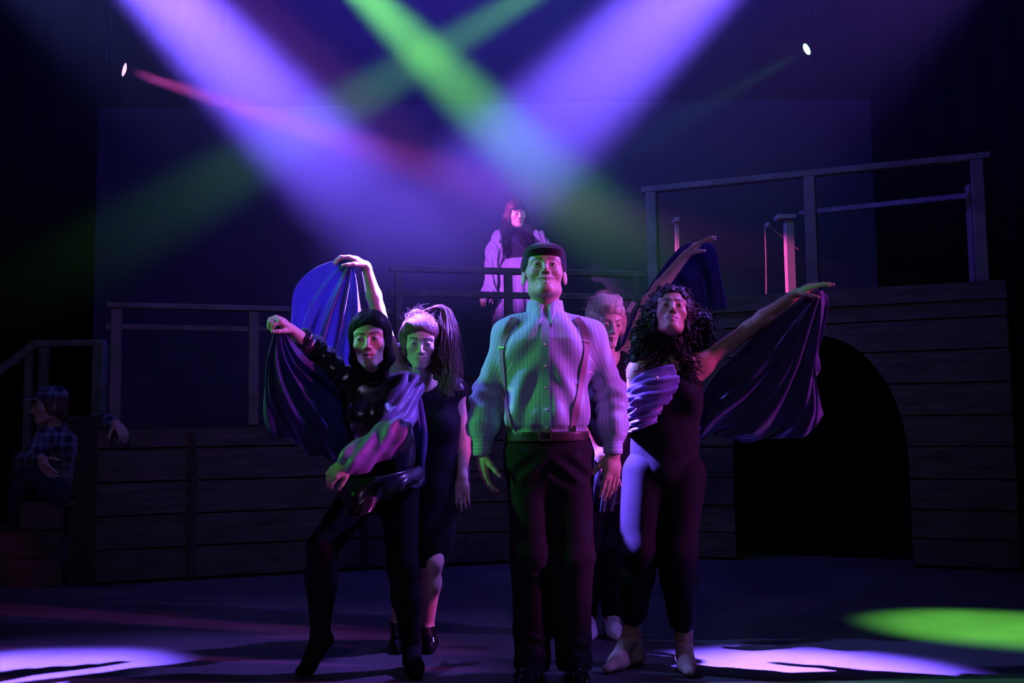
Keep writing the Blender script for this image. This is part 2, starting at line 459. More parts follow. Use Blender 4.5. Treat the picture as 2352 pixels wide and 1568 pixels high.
bar('cap', (-2.94, 7.0, 1.11), (-2.94, 7.0, 1.15), 0.25, 0.24, M['plank_dark'], nb, up=(0, 1, 0))
sr = empty('stair_railing', (-3.3, 7.5, 0.0), 'greenish handrail with posts rising behind the seated man', 'railing')
h0, h1, h2 = at(-60, 898, 7.5), at(82, 790, 7.5), at(242, 787, 7.5)
bar('handrail', h0, h1, 0.06, 0.06, M['rail_green'], sr)
bar('handrail', h1 - Vector((0.02, 0, 0)), h2, 0.06, 0.05, M['rail_green'], sr)
for px, py, w in ((68, 800, 0.055), (102, 792, 0.06), (230, 790, 0.085)):
    t = at(px, py, 7.52); bar('post', (t.x, 7.52, 0.0), (t.x, 7.52, t.z), w, w, M['rail_green'], sr, up=(0, 1, 0))

# ================================================================== the two lamps in view
def moving_lamp(loc, aim, col, power, size, label, lens_r=0.055, emit=3.2):
    loc = Vector(loc); d = (Vector(aim) - loc).normalized()
    root = empty('spotlight_fixture', loc, label, 'stage light', 'small stage lamps above the backdrop')
    lathe('housing', [(0.03, -0.26), (0.05, -0.25), (0.058, -0.1), (lens_r + 0.012, -0.02), (lens_r + 0.014, 0.004), (lens_r + 0.004, 0.004), (lens_r, -0.004)], loc, d, M['fixture'], root)
    em = bpy.data.materials.new('lit_lens'); em.use_nodes = True
    b = em.node_tree.nodes['Principled BSDF']
    b.inputs['Base Color'].default_value = (*col, 1); b.inputs['Emission Color'].default_value = (*[0.22 + 0.78 * c for c in col], 1)
    b.inputs['Emission Strength'].default_value = emit
    lathe('lens', [(0.004, 0.012), (lens_r * 0.6, 0.009), (lens_r, 0.0), (lens_r, -0.004)], loc, d, em, root)
    side = d.cross(Vector((0, 0, 1))).normalized()
    bar('yoke', loc - d * 0.12 + side * 0.08 - Vector((0, 0, 0.02)), loc - d * 0.12 + side * 0.08 + Vector((0, 0, 0.2)), 0.012, 0.03, M['fixture'], root)
    bar('yoke', loc - d * 0.12 - side * 0.08 - Vector((0, 0, 0.02)), loc - d * 0.12 - side * 0.08 + Vector((0, 0, 0.2)), 0.012, 0.03, M['fixture'], root)
    bar('hanger', loc - d * 0.12 - side * 0.09 + Vector((0, 0, 0.2)), loc - d * 0.12 + side * 0.09 + Vector((0, 0, 0.2)), 0.03, 0.015, M['fixture'], root)
    bar('drop_pipe', loc - d * 0.12 + Vector((0, 0, 0.2)), Vector((loc.x - d.x * 0.12, loc.y - d.y * 0.12, 7.19)), 0.025, 0.025, M['fixture'], root)
    s = spot('lamp_beam', loc + d * 0.03, loc + d * 3, col, power, size, 0.5, 0.04)
    return root
moving_lamp(at(285, 160, 7.9), (2.3, 8.95, 2.35), (0.95, 0.10, 0.60), 4200, 8.5, 'small lit stage lamp throwing a pink beam, high on the left')
moving_lamp(at(1853, 113, 8.9), (-2.2, 8.5, 1.6), (0.2, 0.9, 0.7), 100, 11, 'small lit stage lamp with a pale green lens, high on the right')
# ================================================================== soft-body modelling (distance fields -> one continuous mesh)
V3 = lambda p: np.array([p[0], p[1], p[2]], dtype=np.float64)
def unit(v):
    v = np.asarray(v, float); return v / (np.linalg.norm(v) + 1e-12)

def RC(a, b, ra, rb, k=0.02, flat=None, f=1.0, neg=False):
    """Tapered capsule; flat/f squash it along one direction."""
    return dict(t='rc', a=V3(a), b=V3(b), ra=ra, rb=rb, k=k, n=None if flat is None else unit(V3(flat)), f=f, neg=neg)
def EL(c, r, k=0.02, rot=None, neg=False):
    return dict(t='el', c=V3(c), r=np.array(r, float), k=k, rot=np.eye(3) if rot is None else np.array(rot), neg=neg)
def CUT(p, n):
    return dict(t='cut', p=V3(p), n=unit(V3(n)))

def prim_box(p, pad):
    if p['t'] == 'rc':
        m = max(p['ra'], p['rb']) * max(1.0, p['f']) + pad
        return np.minimum(p['a'], p['b']) - m, np.maximum(p['a'], p['b']) + m
    e = np.sqrt(((p['rot'] * p['r'][None, :]) ** 2).sum(1)) + pad
    return p['c'] - e, p['c'] + e

def prim_eval(p, X, Y, Z):
    if p['t'] == 'rc':
        a, ba = p['a'], p['b'] - p['a']
        px, py, pz = X - a[0], Y - a[1], Z - a[2]
        if p['n'] is not None:
            n = p['n']; f = p['f']
            q = (px * n[0] + py * n[1] + pz * n[2]) * (1 / f - 1)
            px, py, pz = px + q * n[0], py + q * n[1], pz + q * n[2]
            ba = ba + n * (ba @ n) * (1 / f - 1)
        t = np.clip((px * ba[0] + py * ba[1] + pz * ba[2]) / (ba @ ba + 1e-12), 0, 1)
        d = np.sqrt((px - t * ba[0]) ** 2 + (py - t * ba[1]) ** 2 + (pz - t * ba[2]) ** 2) - (p['ra'] + (p['rb'] - p['ra']) * t)
        return d * min(1.0, p['f']) ** 0.5
    c, r, Q = p['c'], p['r'], p['rot']
    dx, dy, dz = X - c[0], Y - c[1], Z - c[2]
    lx = dx * Q[0, 0] + dy * Q[1, 0] + dz * Q[2, 0]
    ly = dx * Q[0, 1] + dy * Q[1, 1] + dz * Q[2, 1]
    lz = dx * Q[0, 2] + dy * Q[1, 2] + dz * Q[2, 2]
    k0 = np.sqrt((lx / r[0]) ** 2 + (ly / r[1]) ** 2 + (lz / r[2]) ** 2)
    k1 = np.sqrt((lx / r[0] ** 2) ** 2 + (ly / r[1] ** 2) ** 2 + (lz / r[2] ** 2) ** 2) + 1e-9
    return k0 * (k0 - 1.0) / k1

def field(prims, lo, hi, h):
    n = np.maximum(2, np.ceil((hi - lo) / h).astype(int) + 1)
    D = np.full(n, 0.5, dtype=np.float32)
    ax = [lo[i] + h * np.arange(n[i]) for i in range(3)]
    for p in prims:
        if p['t'] == 'cut':
            q, m = p['p'], p['n']
            D = np.maximum(D, ((ax[0] - q[0]) * m[0])[:, None, None] + ((ax[1] - q[1]) * m[1])[None, :, None] + ((ax[2] - q[2]) * m[2])[None, None, :]).astype(np.float32)
            continue
        a, b = prim_box(p, p['k'] + 2.5 * h)
        i0 = np.clip(np.floor((a - lo) / h).astype(int), 0, n); i1 = np.clip(np.ceil((b - lo) / h).astype(int) + 1, 0, n)
        if (i1 <= i0).any(): continue
        sl = tuple(slice(i0[i], i1[i]) for i in range(3))
        X = ax[0][sl[0]][:, None, None]; Y = ax[1][sl[1]][None, :, None]; Z = ax[2][sl[2]][None, None, :]
        d = prim_eval(p, X, Y, Z).astype(np.float32)
        A = D[sl]; k = max(p['k'], 1e-5)
        if p['neg']:
            d = -d
            t = np.clip(0.5 - 0.5 * (d - A) / k, 0, 1)
            D[sl] = d + (A - d) * t + k * t * (1 - t)
        else:
            t = np.clip(0.5 + 0.5 * (d - A) / k, 0, 1)
            D[sl] = d + (A - d) * t - k * t * (1 - t)
    return D

CORN = np.array([(i, j, k) for i in (0, 1) for j in (0, 1) for k in (0, 1)])
EDGE = [(a, b) for a in range(8) for b in range(a + 1, 8) if np.abs(CORN[a] - CORN[b]).sum() == 1]
def surface_nets(D, lo, h):
    S = D < 0
    cnt = np.zeros(tuple(s - 1 for s in S.shape), np.int8)
    nx, ny, nz = cnt.shape
    for c in CORN: cnt += S[c[0]:c[0] + nx, c[1]:c[1] + ny, c[2]:c[2] + nz]
    idx = np.argwhere((cnt > 0) & (cnt < 8))
    if len(idx) == 0: return np.zeros((0, 3)), np.zeros((0, 4), int)
    vals = np.stack([D[idx[:, 0] + c[0], idx[:, 1] + c[1], idx[:, 2] + c[2]] for c in CORN], 1)
    acc = np.zeros((len(idx), 3)); num = np.zeros(len(idx))
    for a, b in EDGE:
        va, vb = vals[:, a], vals[:, b]
        m = (va < 0) != (vb < 0)
        t = np.where(m, va / np.where(m, va - vb, 1), 0)
        acc += np.where(m[:, None], CORN[a] + t[:, None] * (CORN[b] - CORN[a]), 0); num += m
    V = lo + h * (idx + acc / num[:, None])
    ids = np.full(cnt.shape, -1, np.int32); ids[idx[:, 0], idx[:, 1], idx[:, 2]] = np.arange(len(idx))
    F = []
    for axis in range(3):
        o1, o2 = [(1, 2), (2, 0), (0, 1)][axis]
        s0 = [slice(None)] * 3; s1 = [slice(None)] * 3
        s0[axis] = slice(0, -1); s1[axis] = slice(1, None)
        A, B = S[tuple(s0)], S[tuple(s1)]
        e = np.argwhere(A != B)
        e = e[(e[:, o1] > 0) & (e[:, o2] > 0) & (e[:, o1] < cnt.shape[o1]) & (e[:, o2] < cnt.shape[o2])]
        if len(e) == 0: continue
        flip = A[e[:, 0], e[:, 1], e[:, 2]]
        def cell(d1, d2):
            q = e.copy(); q[:, o1] -= d1; q[:, o2] -= d2
            return ids[q[:, 0], q[:, 1], q[:, 2]]
        q = np.stack([cell(1, 1), cell(0, 1), cell(0, 0), cell(1, 0)], 1)
        q[~flip] = q[~flip][:, ::-1]
        F.append(q)
    F = np.concatenate(F)
    return V, F[(F >= 0).all(1)]

def build_sdf(prims, h, fine=()):
    """fine: [(lo, hi, voxel)] boxes meshed at a finer voxel and welded over the coarse shell."""
    lo = np.min([prim_box(p, p['k'])[0] for p in prims if p['t'] != 'cut' and not p['neg']], 0) - 3 * h
    hi = np.max([prim_box(p, p['k'])[1] for p in prims if p['t'] != 'cut' and not p['neg']], 0) + 3 * h
    V, F = surface_nets(field(prims, lo, hi, h), lo, h)
    for a, b, hf in fine:
        a, b = np.array(a), np.array(b)
        ins = ((V > a + h) & (V < b - h)).all(1)
        F = F[~ins[F].any(1)]
        V2, F2 = surface_nets(field(prims, a, b, hf), a, hf)
        F = np.concatenate([F, F2 + len(V)]); V = np.concatenate([V, V2])
    used = np.unique(F); remap = np.full(len(V), -1); remap[used] = np.arange(len(used))
    return V[used], remap[F]

def vnormals(V, F):
    n = np.cross(V[F[:, 2]] - V[F[:, 0]], V[F[:, 3]] - V[F[:, 1]])
    N_ = np.zeros_like(V)
    for k in range(4): np.add.at(N_, F[:, k], n)
    return N_ / (np.linalg.norm(N_, axis=1)[:, None] + 1e-12)

def wob(P, freq, seed, oct=3, aniso=(1, 1, 1)):
    """Smooth band-limited noise, about -1..1."""
    r = np.random.default_rng(seed)
    out = np.zeros(len(P)); amp = 1.0; tot = 0
    Q = P * np.array(aniso)
    for o in range(oct):
        f = freq * 2 ** o
        for i in range(5):
            k = unit(r.normal(size=3)) * f * r.uniform(0.7, 1.3)
            k2 = unit(r.normal(size=3)) * f * 0.5
            out += amp / 5 * 1.6 * np.sin(Q @ k * 6.28 + r.uniform(0, 6.28) + 1.2 * np.sin(Q @ k2 * 6.28 + r.uniform(0, 6.28)))
        tot += amp; amp *= 0.5
    return out / tot

def soft_obj(name, prims, h, mat, parent=None, fine=(), disp=None, color=None, attrs=None, base=None):
    V, F = build_sdf(prims, h, fine)
    if disp is not None:
        V = V + vnormals(V, F) * disp(V)[:, None]
    o = mesh_obj(name, V, F, mat, parent, smooth=True, base=base)
    if color is not None:
        c = color(V, F); ca = o.data.color_attributes.new('Col', 'FLOAT_COLOR', 'POINT')
        ca.data.foreach_set('color', np.concatenate([c, np.ones((len(c), 1))], 1).astype(np.float32).ravel())
    for nme, fn in (attrs or {}).items():
        a = o.data.attributes.new(nme, 'FLOAT', 'POINT'); a.data.foreach_set('value', fn(V).astype(np.float32))
    return o, V, F

def catmull(P, n):
    """Smooth curve of n points through control points P."""
    P = np.asarray([tuple(p) for p in P], float)
    Q = np.concatenate([[2 * P[0] - P[1]], P, [2 * P[-1] - P[-2]]])
    m = len(P) - 1
    t = np.linspace(0, m, n); i = np.minimum(t.astype(int), m - 1); u = (t - i)[:, None]
    a, b, c, d = Q[i], Q[i + 1], Q[i + 2], Q[i + 3]
    return 0.5 * (2 * b + (c - a) * u + (2 * a - 5 * b + 4 * c - d) * u ** 2 + (3 * b - a - 3 * c + d) * u ** 3)

def cloth(name, rows, nu, nv, mat, parent, folds=None, thick=0.003, smooth_n=None, base=None):
    """Hanging cloth through a net of control rows (each row a list of points), folds(u, v) pushes it along its normal."""
    C = np.array([catmull(r, nu) for r in rows])               # rows x nu x 3
    G = np.stack([catmull(C[:, j], nv) for j in range(nu)], 1)   # nv x nu x 3
    du = np.gradient(G, axis=1); dv = np.gradient(G, axis=0)
    Nn = np.cross(du, dv); Nn /= np.linalg.norm(Nn, axis=2)[..., None] + 1e-9
    if folds is not None:
        u, v = np.meshgrid(np.linspace(0, 1, nu), np.linspace(0, 1, nv))
        G = G + Nn * folds(u, v)[..., None]
        du = np.gradient(G, axis=1); dv = np.gradient(G, axis=0)
        Nn = np.cross(du, dv); Nn /= np.linalg.norm(Nn, axis=2)[..., None] + 1e-9
    A, B = (G + Nn * thick / 2).reshape(-1, 3), (G - Nn * thick / 2).reshape(-1, 3)
    i = np.arange(nv - 1)[:, None] * nu; j = np.arange(nu - 1)[None, :]
    q = np.stack([i + j, i + j + 1, i + nu + j + 1, i + nu + j], -1).reshape(-1, 4)
    n = nu * nv
    edge = np.concatenate([np.arange(nu), np.arange(1, nv) * nu + nu - 1, (nv - 1) * nu + np.arange(nu - 2, -1, -1), np.arange(nv - 2, 0, -1) * nu])
    e2 = np.roll(edge, -1)
    rim = np.stack([edge, edge + n, e2 + n, e2], 1)
    F = np.concatenate([q, q[:, ::-1] + n, rim])
    return mesh_obj(name, np.concatenate([A, B]), F, mat, parent, smooth=True, base=base)

# ------------------------------------------------------------------ anatomy
def frame(fwd, up):
    f = unit(V3(fwd)); r = unit(np.cross(f, V3(up))); u = np.cross(r, f)
    return np.stack([r, f, u], 1)     # columns: right, forward, up

def head_prims(c, fwd, up, s=1.0, fem=False, smile=0.0, openm=0.0, nose=1.0):
    Q = frame(fwd, up); c = V3(c)
    P = lambda x, y, z: c + Q @ (np.array([x, y, z]) * s)
    E = lambda x, y, z, r, k=0.012, neg=False: EL(P(x, y, z), np.array(r) * s, k * s, Q, neg)
    jw = 0.043 if fem else 0.048
    L = [E(0, -0.018, 0.034, (0.076, 0.096, 0.088), 0.02),
         E(0, 0.028, -0.020, (0.0625, 0.066, 0.082), 0.03),
         E(0, 0.060, 0.045, (0.058, 0.032, 0.042), 0.03),
         RC(P(-jw, 0.0, -0.066), P(-0.014, 0.076, -0.100), 0.019 * s, 0.017 * s, 0.022 * s),
         RC(P(jw, 0.0, -0.066), P(0.014, 0.076, -0.100), 0.019 * s, 0.017 * s, 0.022 * s),
         E(0, 0.080, -0.098, (0.021, 0.016, 0.016), 0.014),
         E(0, 0.076, -0.062, (0.032, 0.024, 0.03), 0.018)]
    for sx in (-1, 1):
        L += [E(sx * 0.042, 0.062, -0.020, (0.021, 0.021, 0.018), 0.022),
              RC(P(sx * 0.012, 0.090, 0.026), P(sx * 0.050, 0.070, 0.026), 0.009 * s, 0.007 * s, 0.014 * s),
              E(sx * 0.031, 0.105, 0.004, (0.017, 0.022, 0.0125), 0.012, True)]
    # nose
    L += [RC(P(0, 0.090, 0.016), P(0, 0.108 + 0.006 * nose, -0.030), 0.0085 * s, 0.0105 * s, 0.010 * s),
          E(-0.0115, 0.1, -0.034, (0.0085, 0.010, 0.0075), 0.006), E(0.0115, 0.1, -0.034, (0.0085, 0.010, 0.0075), 0.006),
          E(-0.006, 0.108, -0.0435, (0.0042, 0.007, 0.004), 0.003, True), E(0.006, 0.108, -0.0435, (0.0042, 0.007, 0.004), 0.003, True)]
    for sx in (-1, 1):   # eyelids round the eyeball
        L += [E(sx * 0.031, 0.0825, 0.004, (0.0165, 0.0135, 0.0135), 0.005)]
        L += [E(sx * 0.031, 0.100, 0.0018, (0.0150, 0.014, 0.0043), 0.003, True)]
    # mouth
    w = 0.0235 + 0.009 * smile; lz = 0.007 * smile
    for sx in (-1, 1):
        L += [RC(P(0, 0.1005, -0.0605), P(sx * w, 0.086, -0.064 + lz), 0.0056 * s, 0.003 * s, 0.004 * s),
              RC(P(0, 0.0985, -0.0725 - 0.008 * openm), P(sx * w * 0.85, 0.085, -0.067 + lz - 0.003 * openm), 0.0068 * s, 0.003 * s, 0.004 * s)]
        if smile: L += [E(sx * 0.041, 0.074, -0.033, (0.015, 0.012, 0.013), 0.018)]
    for sx in (-1, 1):
        L += [RC(P(0, 0.1078 - 0.0038 * openm, -0.0668 - 0.004 * openm), P(sx * w * 0.92, 0.0935 - 0.0035 * openm, -0.0660 + lz), (0.0032 + 0.0036 * openm) * s, 0.0026 * s, 0.003 * s, neg=True)]
    for sx in (-1, 1):   # ears
        e = frame(Q @ np.array([sx * 0.9, 0.35, 0]), Q[:, 2] + 0.15 * Q[:, 1] * -1)
        L += [EL(P(sx * 0.083, -0.008, -0.006), np.array([0.019, 0.008, 0.031]) * s, 0.005 * s, e),
              EL(P(sx * 0.0925, -0.004, -0.003), np.array([0.012, 0.008, 0.020]) * s, 0.004 * s, e, True)]
    def local(V): return (V - c) @ Q / s
    return L, local, P, Q

def hand_prims(w, d, n, thumb, s=1.0, curl=(0.25, 0.3, 0.3, 0.35), spread=0.08, tcurl=0.4, tout=0.75):
    """w wrist, d towards the knuckles, n direction the palm faces, thumb direction of the thumb side."""
    d = unit(V3(d)); n = unit(V3(n) - d * (V3(n) @ d)); t = unit(V3(thumb) - d * (V3(thumb) @ d) - n * (V3(thumb) @ n)); w = V3(w)
    L = [RC(w, w + d * 0.05 * s, 0.027 * s, 0.035 * s, 0.014 * s, n, 0.62),
         RC(w + (d * 0.045 + t * 0.014) * s, w + (d * 0.088 + t * 0.022) * s, 0.022 * s, 0.017 * s, 0.012 * s, n, 0.75),
         RC(w + (d * 0.045 - t * 0.012) * s, w + (d * 0.080 - t * 0.022) * s, 0.022 * s, 0.015 * s, 0.012 * s, n, 0.75)]
    tips = []
    for i, (off, ln) in enumerate(((0.029, 0.078), (0.0095, 0.087), (-0.0095, 0.081), (-0.027, 0.063))):
        p = w + (d * (0.092 - 0.004 * abs(i - 1)) + t * off) * s
        ang = 0.0; dd = unit(d + t * (spread * (1.5 - i)))
        for j, q in enumerate((0.46, 0.30, 0.24)):
            ang += curl[i] * (0.8, 1.1, 0.7)[j]
            v = dd * math.cos(ang) + n * math.sin(ang)
            e = p + v * ln * q * s
            r0 = (0.0092, 0.0082, 0.0074)[j] * s * (0.9 if i == 3 else 1); r1 = (0.0084, 0.0074, 0.0062)[j] * s * (0.9 if i == 3 else 1)
            L.append(RC(p, e, r0, r1, 0.004 * s)); p = e
        tips.append(p)
    p = w + (d * 0.022 + t * 0.022 + n * 0.006) * s
    v = unit(d * 0.65 + t * tout + n * 0.25)
    for j, (ln, r0, r1) in enumerate(((0.042, 0.0135, 0.0105), (0.032, 0.0105, 0.009), (0.026, 0.009, 0.007))):
        e = p + v * ln * s
        L.append(RC(p, e, r0 * s, r1 * s, 0.006 * s)); p = e
        v = unit(v + d * 0.35 * tcurl + n * 0.45 * tcurl - t * 0.25 * tcurl)
    return L, tips

def foot_prims(ankle, toe, s=1.0, tiptoe=False):
    a, t = V3(ankle), V3(toe)
    d = t - a; fl = unit(np.array([d[0], d[1], 0]))
    if tiptoe:
        heel = a - fl * 0.02 + np.array([0, 0, -0.03]) * s
        ball = t - fl * 0.035 + np.array([0, 0, 0.012])
        return [RC(a, heel, 0.036 * s, 0.032 * s, 0.015), RC(heel, ball, 0.031 * s, 0.03 * s, 0.02), RC(a, ball, 0.035 * s, 0.028 * s, 0.02), RC(ball, t, 0.027 * s, 0.018 * s, 0.015)]
    gz = min(t[2], a[2] - 0.06)
    heel = np.array([a[0] - fl[0] * 0.035, a[1] - fl[1] * 0.035, gz + 0.012])
    ball = a + (t - a) * 0.62; ball[2] = gz + 0.012
    side = np.cross(fl, [0, 0, 1])
    return [RC(a, heel, 0.036 * s, 0.030 * s, 0.02), RC(heel, ball, 0.030 * s, 0.034 * s, 0.02), RC(a, ball + np.array([0, 0, 0.012]), 0.034 * s, 0.03 * s, 0.025),
            RC(ball, t, 0.034 * s, 0.024 * s, 0.02, (0, 0, 1), 0.7)]

def limb_prims(J, s=1.0, fem=False):
    """Body of one figure from its joints (sides a and b, as seen in the picture left and right)."""
    f = V3(J['fwd']); L = []
    up = unit(V3(J['neck']) - V3(J['pelvis']))
    pel, wst, cst, nk = V3(J['pelvis']), V3(J['waist']), V3(J['chest']), V3(J['neck'])
    hw = 0.125 if fem else 0.128
    ww = 0.105 if fem else 0.128
    cw = 0.128 if fem else 0.155
    L += [RC(pel, wst, hw * s, ww * s, 0.03, f, 0.74), RC(wst, cst, ww * s, cw * s, 0.04, f, 0.70),
          RC(cst, cst + (nk - cst) * 0.55, cw * s, 0.085 * s, 0.05, f, 0.66)]
    if fem:
        sd = unit(np.cross(up, f))
        for q in (-1, 1): L.append(EL(cst + f * 0.075 * s + sd * q * 0.065 * s - up * 0.03 * s, np.array([0.06, 0.06, 0.06]) * s, 0.03))
    nr = 0.047 if fem else 0.058
    if 'head' in J: L.append(RC(nk - up * 0.03, V3(J['head']) + np.array([0, 0, -0.04]), nr * 1.15 * s, nr * s, 0.03))
    for q in 'ab':
        sh = V3(J['sh' + q]); el = V3(J['el' + q]); wr = V3(J['wr' + q])
        ra = (0.043, 0.036, 0.035, 0.024) if fem else (0.052, 0.042, 0.042, 0.029)
        L += [RC(nk - up * 0.05, sh, 0.05 * s, ra[0] * 1.08 * s, 0.04), RC(cst + (sh - cst) * 0.45, sh, 0.06 * s, ra[0] * s, 0.05),
              RC(sh, el, ra[0] * s, ra[1] * s, 0.03), RC(el, el + (wr - el) * 0.3, ra[2] * s, ra[2] * 1.08 * s, 0.02), RC(el + (wr - el) * 0.3, wr, ra[2] * 1.08 * s, ra[3] * s, 0.02)]
        hp, kn, an = V3(J['hp' + q]), V3(J['kn' + q]), V3(J['an' + q])
        rl = (0.084, 0.054, 0.050, 0.034) if fem else (0.088, 0.058, 0.055, 0.038)
        L += [RC(hp, kn, rl[0] * s, rl[1] * s, 0.05), RC(kn, kn + (an - kn) * 0.32, rl[2] * s, rl[2] * 1.04 * s, 0.03), RC(kn + (an - kn) * 0.32, an, rl[2] * 1.04 * s, rl[3] * s, 0.03)]
    return L

def skin_mat(name, color, rough=0.5):
    m = new_mat(name, color, rough, 0.4, 0, 1, 0.06, 260)
    nt = m.node_tree; a = nt.nodes.new('ShaderNodeAttribute'); a.attribute_name = 'Col'
    nt.links.new(a.outputs['Color'], nt.nodes['Principled BSDF'].inputs['Base Color'])
    nt.nodes['Principled BSDF'].inputs['Subsurface Weight'].default_value = 0.0
    return m

def face_color(local, skin, lip, brow, brow_h=0.0045, smile=0.0, brow_dark=True):
    skin, lip, brow = np.array(skin), np.array(lip), np.array(brow)
    def fn(V, F):
        q = local(V); x, y, z = np.abs(q[:, 0]), q[:, 1], q[:, 2]
        c = np.tile(skin, (len(V), 1))
        sm = lambda v, a, b: np.clip((v - a) / (b - a), 0, 1)
        cheek = np.exp(-((x - 0.042) ** 2 + (z + 0.028) ** 2) / 0.0005) * (y > 0.03)
        c = c * (1 - 0.12 * cheek[:, None] * np.array([0, 1, 1]))
        w = 0.024 + 0.010 * smile
        zz = z + 0.0665 - 0.22 * smile * np.clip(x, 0, .034)
        l = (np.clip((1.12 - np.sqrt((x / w) ** 2 + (zz / 0.0105) ** 2)) / 0.3, 0, 1) * (y > 0.075) * (y < 0.13))[:, None]
        c = c * (1 - l) + lip * l
        arc = 0.0235 + 0.006 * np.sin(np.clip((x - 0.012) / 0.042, 0, 1) * 2.3)
        b = np.clip((brow_h * (1.25 - 0.6 * sm(x, 0.012, 0.055)) - np.abs(z - arc)) / 0.0022 + 0.5, 0, 1) * sm(x, 0.008, 0.014) * (1 - sm(x, 0.050, 0.057)) * (y > 0.03)
        b = (b * 0.9)[:, None]
        c = c * (1 - b) + brow * b
        return c
    return fn

def eyeballs(P, Q, parent, s=1.0, look=(0, 1, 0), iris=(0.05, 0.03, 0.02)):
    """Two eyes: white ball, coloured iris disc and glossy dark pupil as faces of the ball."""
    for sx in (-1, 1):
        c = P(sx * 0.031, 0.0815, 0.003); d = unit(Q @ unit(np.array(look)))
        prof = []
        r = 0.0126 * s
        angs = np.concatenate([np.linspace(0.02, 0.5, 7), np.linspace(0.6, math.pi - 0.05, 12)])
        prof = [(r * math.sin(a), r * math.cos(a)) for a in angs]
        o = lathe('eye', prof, c, d, M['eye_white'], parent, 16)
        o.data.materials.append(M['iris'])
        for i, p in enumerate(o.data.polygons):
            if i < 6 * 16 or i == len(o.data.polygons) - 2: p.material_index = 1

M['eye_white'] = new_mat('eye_white', (0.75, 0.72, 0.70), 0.2, 0.5)
M['iris'] = new_mat('dark_iris', (0.03, 0.018, 0.012), 0.1, 0.6)

def bbox_pts(pts, pad):
    a = np.array([tuple(p) for p in pts]); return a.min(0) - pad, a.max(0) + pad

from mathutils.bvhtree import BVHTree
def bvh_of(V, F): return BVHTree.FromPolygons([tuple(v) for v in V], [tuple(int(i) for i in f) for f in F])

def strip_on(name, bvh, pts, width, thick, mat, parent, n=40, lift=0.003, toward=(0, -1, 0), wtaper=None):
    """A strap laid on a surface: world points are dropped onto it along -toward."""
    C = catmull(pts, n); tw = Vector(toward); P = []; Nn = []
    for c in C:
        hit = bvh.ray_cast(Vector(c) + tw * 1.0, -tw, 3.0)
        if hit[0] is None:
            q = bvh.find_nearest(Vector(c)); P.append(np.array(q[0])); Nn.append(np.array(tw))
        else:
            P.append(np.array(hit[0])); Nn.append(np.array(hit[1]))
    P, Nn = np.array(P), np.array(Nn)
    for _ in range(3):
        P[1:-1] = (P[:-2] + 2 * P[1:-1] + P[2:]) / 4; Nn[1:-1] = (Nn[:-2] + 2 * Nn[1:-1] + Nn[2:]) / 4
    Nn /= np.linalg.norm(Nn, axis=1)[:, None]
    T = np.gradient(P, axis=0); T /= np.linalg.norm(T, axis=1)[:, None]
    B = np.cross(T, Nn); B /= np.linalg.norm(B, axis=1)[:, None]
    w = np.full(n, width / 2) if wtaper is None else width / 2 * wtaper(np.linspace(0, 1, n))
    P = P + Nn * lift
    rows = [P - B * w[:, None], P + B * w[:, None], P + B * w[:, None] + Nn * thick, P - B * w[:, None] + Nn * thick]
    V = np.stack(rows, 1).reshape(-1, 3)
    F = []
    for i in range(n - 1):
        for k in range(4):
            l = (k + 1) % 4
            F.append([i * 4 + k, i * 4 + l, i * 4 + 4 + l, i * 4 + 4 + k])
    F += [[0, 3, 2, 1], [n * 4 - 4, n * 4 - 3, n * 4 - 2, n * 4 - 1]]
    return mesh_obj(name, V, F, mat, parent), P, Nn
# ================================================================== people
SKIN_L = (0.62, 0.42, 0.33); LIP_L = (0.52, 0.28, 0.24)
M['skin_fair'] = skin_mat('fair_skin', SKIN_L)
M['skin_brown'] = skin_mat('brown_skin', (0.40, 0.24, 0.16))
M['cap'] = new_mat('dark_wool_cap', (0.035, 0.033, 0.04), 0.9, 0.1, 0.3, 80, 0.4, 300, sheen=0.3)
M['trouser'] = new_mat('charcoal_trousers', (0.022, 0.018, 0.022), 0.85, 0.12, 0.2, 30, 0.2, 220)
M['belt'] = new_mat('black_leather_belt', (0.045, 0.028, 0.025), 0.4, 0.5, 0.2, 40)
M['buckle'] = new_mat('metal_buckle', (0.55, 0.5, 0.42), 0.3, 0.5, 0.1, 40, metal=0.9)
M['suspender'] = new_mat('burgundy_suspender', (0.40, 0.22, 0.30), 0.7, 0.2, 0.12, 120, 0.2, 500)
M['button'] = new_mat('pearl_button', (0.75, 0.72, 0.70), 0.25, 0.5)
M['shoe_black'] = new_mat('polished_black_shoe', (0.012, 0.010, 0.012), 0.12, 0.7, 0.1, 10, coat=0.6)
M['teeth'] = new_mat('teeth', (0.75, 0.70, 0.62), 0.25, 0.5)
M['hair_black'] = new_mat('black_hair', (0.014, 0.010, 0.010), 0.55, 0.2, 0.3, 60)
M['hair_brown'] = new_mat('brown_hair', (0.13, 0.06, 0.05), 0.55, 0.25, 0.3, 60)
M['hair_blonde'] = new_mat('blonde_hair', (0.46, 0.34, 0.24), 0.5, 0.3, 0.25, 60)
M['undershirt'] = new_mat('dark_undershirt', (0.03, 0.03, 0.03), 0.9, 0.1)

